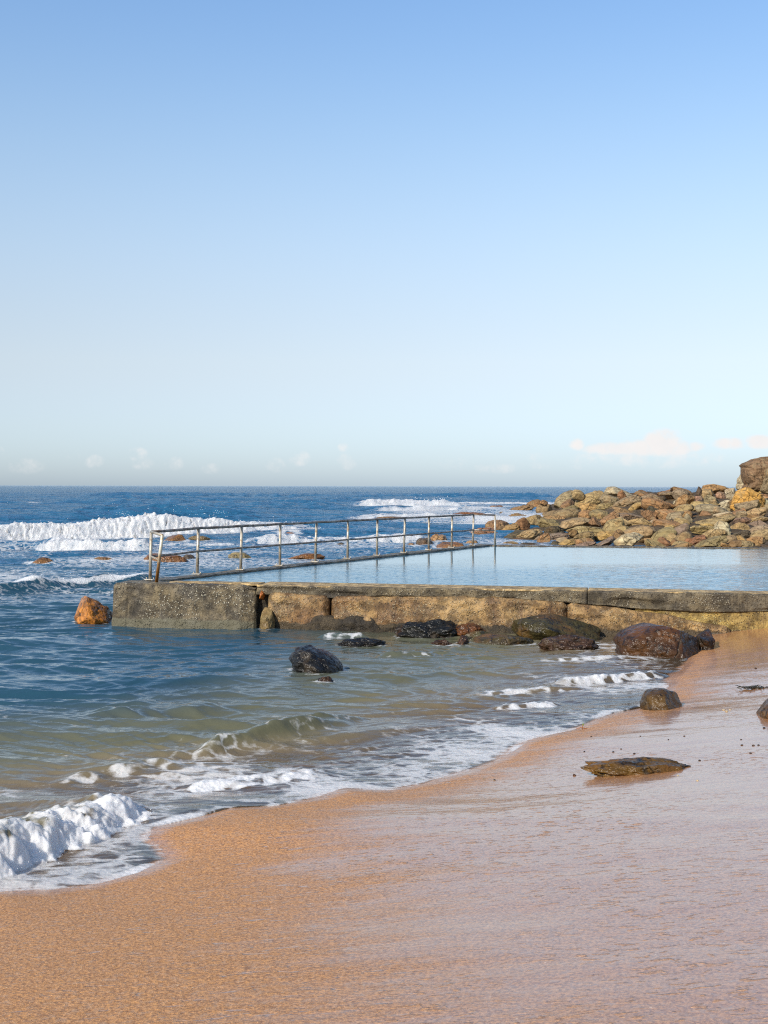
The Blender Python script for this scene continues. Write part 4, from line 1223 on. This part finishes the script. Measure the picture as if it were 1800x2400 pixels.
# ================================================================ small things on the sand
def pebble(px, py, s, label, col, group='pebbles scattered on the wet sand'):
    X_, Y_, Z_ = sand_at_px(px, py); NR[0] += 1
    p, f = rock_co(2, NR[0], 'round'); p = p*np.array([s, s*.8, s*.6])
    o = link('pebble', mesh_np('pebble', p, f), M_WET, None, (X_, Y_, Z_+s*.25)); o.color = tuple(TINT[col])+(1,)
    return tag(o, label, 'pebble', group)
pebble(1348, 1818, .018, 'dark pebble just below the left tip of the long flat rock', 'wetblack')
for (a, b, s) in ((1740, 1747, .014), (1767, 1748, .015), (1779, 1747, .013), (1761, 1766, .014)):
    pebble(a, b, s, 'dark pebble in the loose cluster of four near the right edge', 'wetblack')
pebble(1738, 1734, .011, 'tiny dark pebble above the cluster of four near the right edge', 'wetblack')
for (a, b, s) in ((1439, 1763, .013), (1457, 1756, .010), (1488, 1767, .013), (1371, 1762, .011)):
    pebble(a, b, s, 'dark pebble on the wet sand just above the long flat rock', 'wetblack')
for (a, b, s) in ((1568, 1734, .010), (1605, 1726, .012), (1387, 1727, .011), (1502, 1726, .010)):
    pebble(a, b, s, 'small dark pebble on wet sand between the domed and the flat rock', 'wetblack')
pebble(1792, 1707, .016, 'dark pebble below the rock cut by the right edge', 'wetblack')
pebble(1641, 1783, .013, 'dark pebble at the right tip of the long flat rock', 'wetblack')
pebble(1772, 1567, .020, 'lone dark pebble high on the sand right of the big angular rock', 'wetblack')
for (a, b, s) in ((1697, 1665, .016), (1704, 1668, .020), (1712, 1664, .013)):
    pebble(a, b, s, 'pale pebble in the small heap right of the domed rock', 'cream')
for (a, b, s) in ((1136, 1827, .013), (1160, 1829, .014), (1636, 1830, .012), (1590, 1818, .010)):
    pebble(a, b, s, 'pale shell chip on the smooth wet sand', 'cream', 'pale shell chips')
# seaweed clump
def strands(name, px, py, n, spread, length, rad, mat, label, cat, seed, up=.02):
    X_, Y_, Z_ = sand_at_px(px, py); r = random.Random(seed); vs, fs = [], []
    for i in range(n):
        a = r.uniform(0, 6.28); p0 = np.array([r.gauss(0, spread), r.gauss(0, spread*.5), .01]); pts = [p0]
        for k in range(5):
            a += r.uniform(-.8, .8); pts.append(pts[-1]+np.array([math.cos(a)*length/5, math.sin(a)*length/5*.7, r.uniform(-up*.3, up*.6)*(1 if k < 3 else -1)]))
        pts = [np.array([q[0], q[1], max(q[2], .004)]) for q in pts]
        v, f = tube_np(pts, [rad, rad*1.2, rad, rad*.9, rad*.6, rad*.3], 6); b = len(vs); vs += list(v); fs += [tuple(j+b for j in q) for q in f]
    return tag(poly_obj(name, vs, fs, mat, None, True, (X_, Y_, Z_)), label, cat)
strands('seaweed_clump', 1770, 1614, 46, .085, .12, .006, M_WEED, 'tangled dark seaweed clump on the wet sand above the right edge rock', 'seaweed', 4)
X_, Y_, Z_ = sand_at_px(1366, 1709)
sp = empty('plant_sprig', (X_, Y_, Z_), 'tiny green and orange sprig standing at the water edge', 'sprig')
v, f = tube_np([(0, 0, -.01), (.004, 0, .03), (.0, 0, .055)], [.004, .0035, .002], 8); poly_obj('stalk', v, f, M_SPRIGB, sp)
v, f = tube_np([(0, 0, .03), (.012, 0, .05), (.006, 0, .08)], [.003, .008, .001], 8); poly_obj('leaf', v, f, M_SPRIG, sp)
v, f = tube_np([(-.07, 0, .006), (-.02, .01, .016), (.03, 0, .012), (.07, -.01, .004)], [.003, .006, .006, .003], 8); poly_obj('stem_base', v, f, M_SPRIGB, sp)

# ---------------- labels for the boulders: what each looks like, then what it lies beside
land = {}
for o in rocks:
    w = o.get('_w')
    if w in LAND: land[w] = o
def centre(o):
    q = o['_px']; return (q[0]+q[2])/2, (q[1]+q[3])/2
adjw = {'round': 'rounded', 'slab': 'flat', 'angular': 'angular', 'pitted': 'rough', 'lump': 'lumpy'}
used = {}
for o in rocks:
    cx, cy = centre(o)
    if o.get('_f'):
        q = o['_px']; size = 'small' if q[2]-q[0] < 34 else 'half-buried'
        big = [r for r in rocks if r.get('_w')]
        b = min(big, key=lambda r: math.hypot(centre(r)[0]-cx, (centre(r)[1]-cy)*1.4))
        bx, by = centre(b); side = ('left of' if cx < bx else 'right of') if abs(cx-bx) > abs(cy-by) else ('above' if cy < by else 'below')
        ref = b['_w'].replace(' at the water\'s edge', '').replace(' at the waterline', '').replace(' beneath', '')
        L = f"{size} stone wedged {side} the {ref}"
    elif o['_w'] in LAND: L = o['_w']+' in the pile of boulders on the point'
    else:
        b = min(land.values(), key=lambda r: math.hypot(centre(r)[0]-cx, (centre(r)[1]-cy)*1.6)); bx, by = centre(b)
        dx, dy = cx-bx, cy-by
        side = ('left of' if dx < 0 else 'right of') if abs(dx) > 1.6*abs(dy) else (('above' if dy < 0 else 'below') if abs(dy) > 1.2*abs(dx) else (('above and ' if dy < 0 else 'below and ')+('left of' if dx < 0 else 'right of')))
        ref = SHORTL.get(b['_w'], b['_w'])
        L = f"{o['_w']} {side} the {ref}"
    if L in used:
        for suf in (' deeper in the pile', ' nearer the sea', ' lowest of these', ' topmost of these'):
            if L+suf not in used: L += suf; break
    used[L] = 1
    L = ' '.join(L.split()[:16]); o['label'] = L; o['category'] = 'boulder'
for o in bpy.data.objects:
    for k in ('_px', '_w', '_f'):
        if k in o: del o[k]

# ================================================================ sky, sun, camera
SUN_EL, SUN_AZ = 33.0, 219.0      # azimuth of the sun measured clockwise from +Y (camera looks along +Y)
w = bpy.data.worlds.new('World'); scene.world = w; w.use_nodes = True
t = NT(w.node_tree); t.n.clear()
sky = t.node('ShaderNodeTexSky', sky_type='NISHITA')
sky.sun_disc = False; sky.sun_elevation = R(SUN_EL); sky.sun_rotation = R(SUN_AZ)
sky.altitude = 0; sky.air_density = 1.0; sky.dust_density = .6; sky.ozone_density = 2.5
tc = t.node('ShaderNodeTexCoord'); sx = t.node('ShaderNodeSeparateXYZ', ins={0: tc.outputs['Generated']})
gx, gy, gz = sx.outputs
iy = t.m('DIVIDE', 1.0, t.m('MAXIMUM', gy, .05))
U = t.m('MULTIPLY', gx, iy); V = t.m('MULTIPLY', gz, iy)
elev = gz
skyc = sky.outputs[0]
# haze near the horizon softens the yellow of the model towards the pale blue of the photo
# distant cumulus near the horizon: envelope of soft blobs, broken by noise
puffs = [(1551, 1036, 42, 34, 1.0), (1530, 1050, 80, 20, .8), (1590, 1050, 36, 18, .7), (1352, 1042, 17, 13, .85), (1435, 1052, 66, 15, .7), (1632, 1046, 20, 11, .7), (1715, 1040, 40, 14, .85), (1775, 1036, 34, 16, .9),
         (1540, 1078, 230, 18, .42), (1330, 1088, 110, 14, .30), (1253, 1070, 26, 12, .34), (1052, 1086, 40, 16, .36), (1150, 1098, 70, 12, .28), (806, 1048, 13, 11, .46), (814, 1080, 22, 20, .36), (700, 1074, 24, 17, .42), (645, 1090, 22, 17, .36),
         (320, 1066, 24, 16, .46), (345, 1088, 44, 16, .32), (412, 1085, 17, 17, .42), (222, 1082, 25, 15, .40), (174, 1070, 20, 15, .44), (60, 1092, 40, 18, .30), (495, 1098, 22, 12, .32), (2, 1060, 10, 12, .36)]
vec = t.node('ShaderNodeCombineXYZ', ins={0: U, 1: V, 2: 0.0}).outputs[0]
n1 = t.noise(vec, 55.0, 6, .6); n2 = t.noise(vec, 17.0, 3, .5)
env = None
for (px, py, sx_, sy_, a) in puffs:
    u0, v0 = (px-900)/F, (hor(px)-py)/F
    du = t.m('MULTIPLY', t.m('SUBTRACT', U, u0), F/sx_); dv = t.m('MULTIPLY', t.m('SUBTRACT', V, v0), F/sy_)
    q = t.m('ADD', t.m('MULTIPLY', du, du), t.m('MULTIPLY', dv, dv))
    g = t.m('MULTIPLY', t.smooth(q, 0.0, 2.2, 1.0, 0.0), a)
    env = g if env is None else t.m('MAXIMUM', env, g)
cl = t.m('ADD', env, t.m('MULTIPLY', t.m('SUBTRACT', t.m('ADD', t.m('MULTIPLY', n1, .65), t.m('MULTIPLY', n2, .35)), .5), 2.6))
cl = t.m('MULTIPLY', t.smooth(t.m('SUBTRACT', cl, t.m('MULTIPLY', env, .28)), .10, .72), t.smooth(env, .02, .25))
cl = t.m('MULTIPLY', cl, t.m('MULTIPLY', t.smooth(env, 0, .9, .48, 1.0), t.m('MULTIPLY', t.lin(V, .006, .026, .55, 1.0), t.smooth(gy, .2, .5))))
rp = t.node('ShaderNodeValToRGB', ins={0: t.lin(elev, 0, .40)})
cr = rp.color_ramp; cr.interpolation = 'B_SPLINE'
for i, (p, c) in enumerate(SKY_RAMP):
    e_ = cr.elements[i] if i < 2 else cr.elements.new(p)
    e_.position = p; e_.color = tuple(q/1.3 for q in c)+(1,)
skyc = t.mix(1.0, skyc, rp.outputs[0], 'MULTIPLY')
skyc = t.mix(1.0, skyc, c4(1.3, 1.3, 1.3), 'MULTIPLY')
ccol = t.mix(t.m('MULTIPLY', t.noise(vec, 80, 4), .6), c4(*CLOUD_HI), c4(*CLOUD_LO))
skyc = t.mix(cl, skyc, ccol)
bg = t.node('ShaderNodeBackground', ins={'Color': skyc, 'Strength': SKY_STR})
wo = t.node('ShaderNodeOutputWorld'); t.l.new(bg.outputs[0], wo.inputs[0])

ld = bpy.data.lights.new('sun', 'SUN'); ld.energy = SUN_STR; ld.angle = R(.53); ld.color = (1.0, .93, .82)
lo = bpy.data.objects.new('sun', ld); COL.objects.link(lo)
az, el = R(SUN_AZ), R(SUN_EL)
sv = Vector((math.sin(az)*math.cos(el), math.cos(az)*math.cos(el), math.sin(el)))
lo.rotation_euler = (-sv).to_track_quat('-Z', 'Y').to_euler(); lo.location = sv*60

cd = bpy.data.cameras.new('camera'); cam = bpy.data.objects.new('camera', cd); COL.objects.link(cam)
cd.sensor_fit = 'VERTICAL'; cd.sensor_height = 32.0; cd.sensor_width = 24.0; cd.lens = 40.0
cd.shift_y = -61/2400; cd.clip_start = .1; cd.clip_end = 60000
cam.location = (0, 0, CAMZ); cam.rotation_euler = (R(90), 0, 0)
cam.rotation_euler = (R(90), R(-.12*ROLL), 0)
cd.dof.use_dof = True; cd.dof.focus_distance = 24; cd.dof.aperture_fstop = 9.0
scene.camera = cam
scene.view_settings.view_transform = 'Standard'; scene.view_settings.look = 'None'
scene.view_settings.exposure = EXPO; scene.view_settings.gamma = 1.0
scene.cycles.max_bounces = 8; scene.cycles.transparent_max_bounces = 8
scene.cycles.caustics_reflective = False; scene.cycles.caustics_refractive = False
scene.cycles.sample_clamp_indirect = 4.0; scene.cycles.sample_clamp_direct = 10.0

scene.cycles.use_denoising = False
scene.cycles.filter_width = 1.15
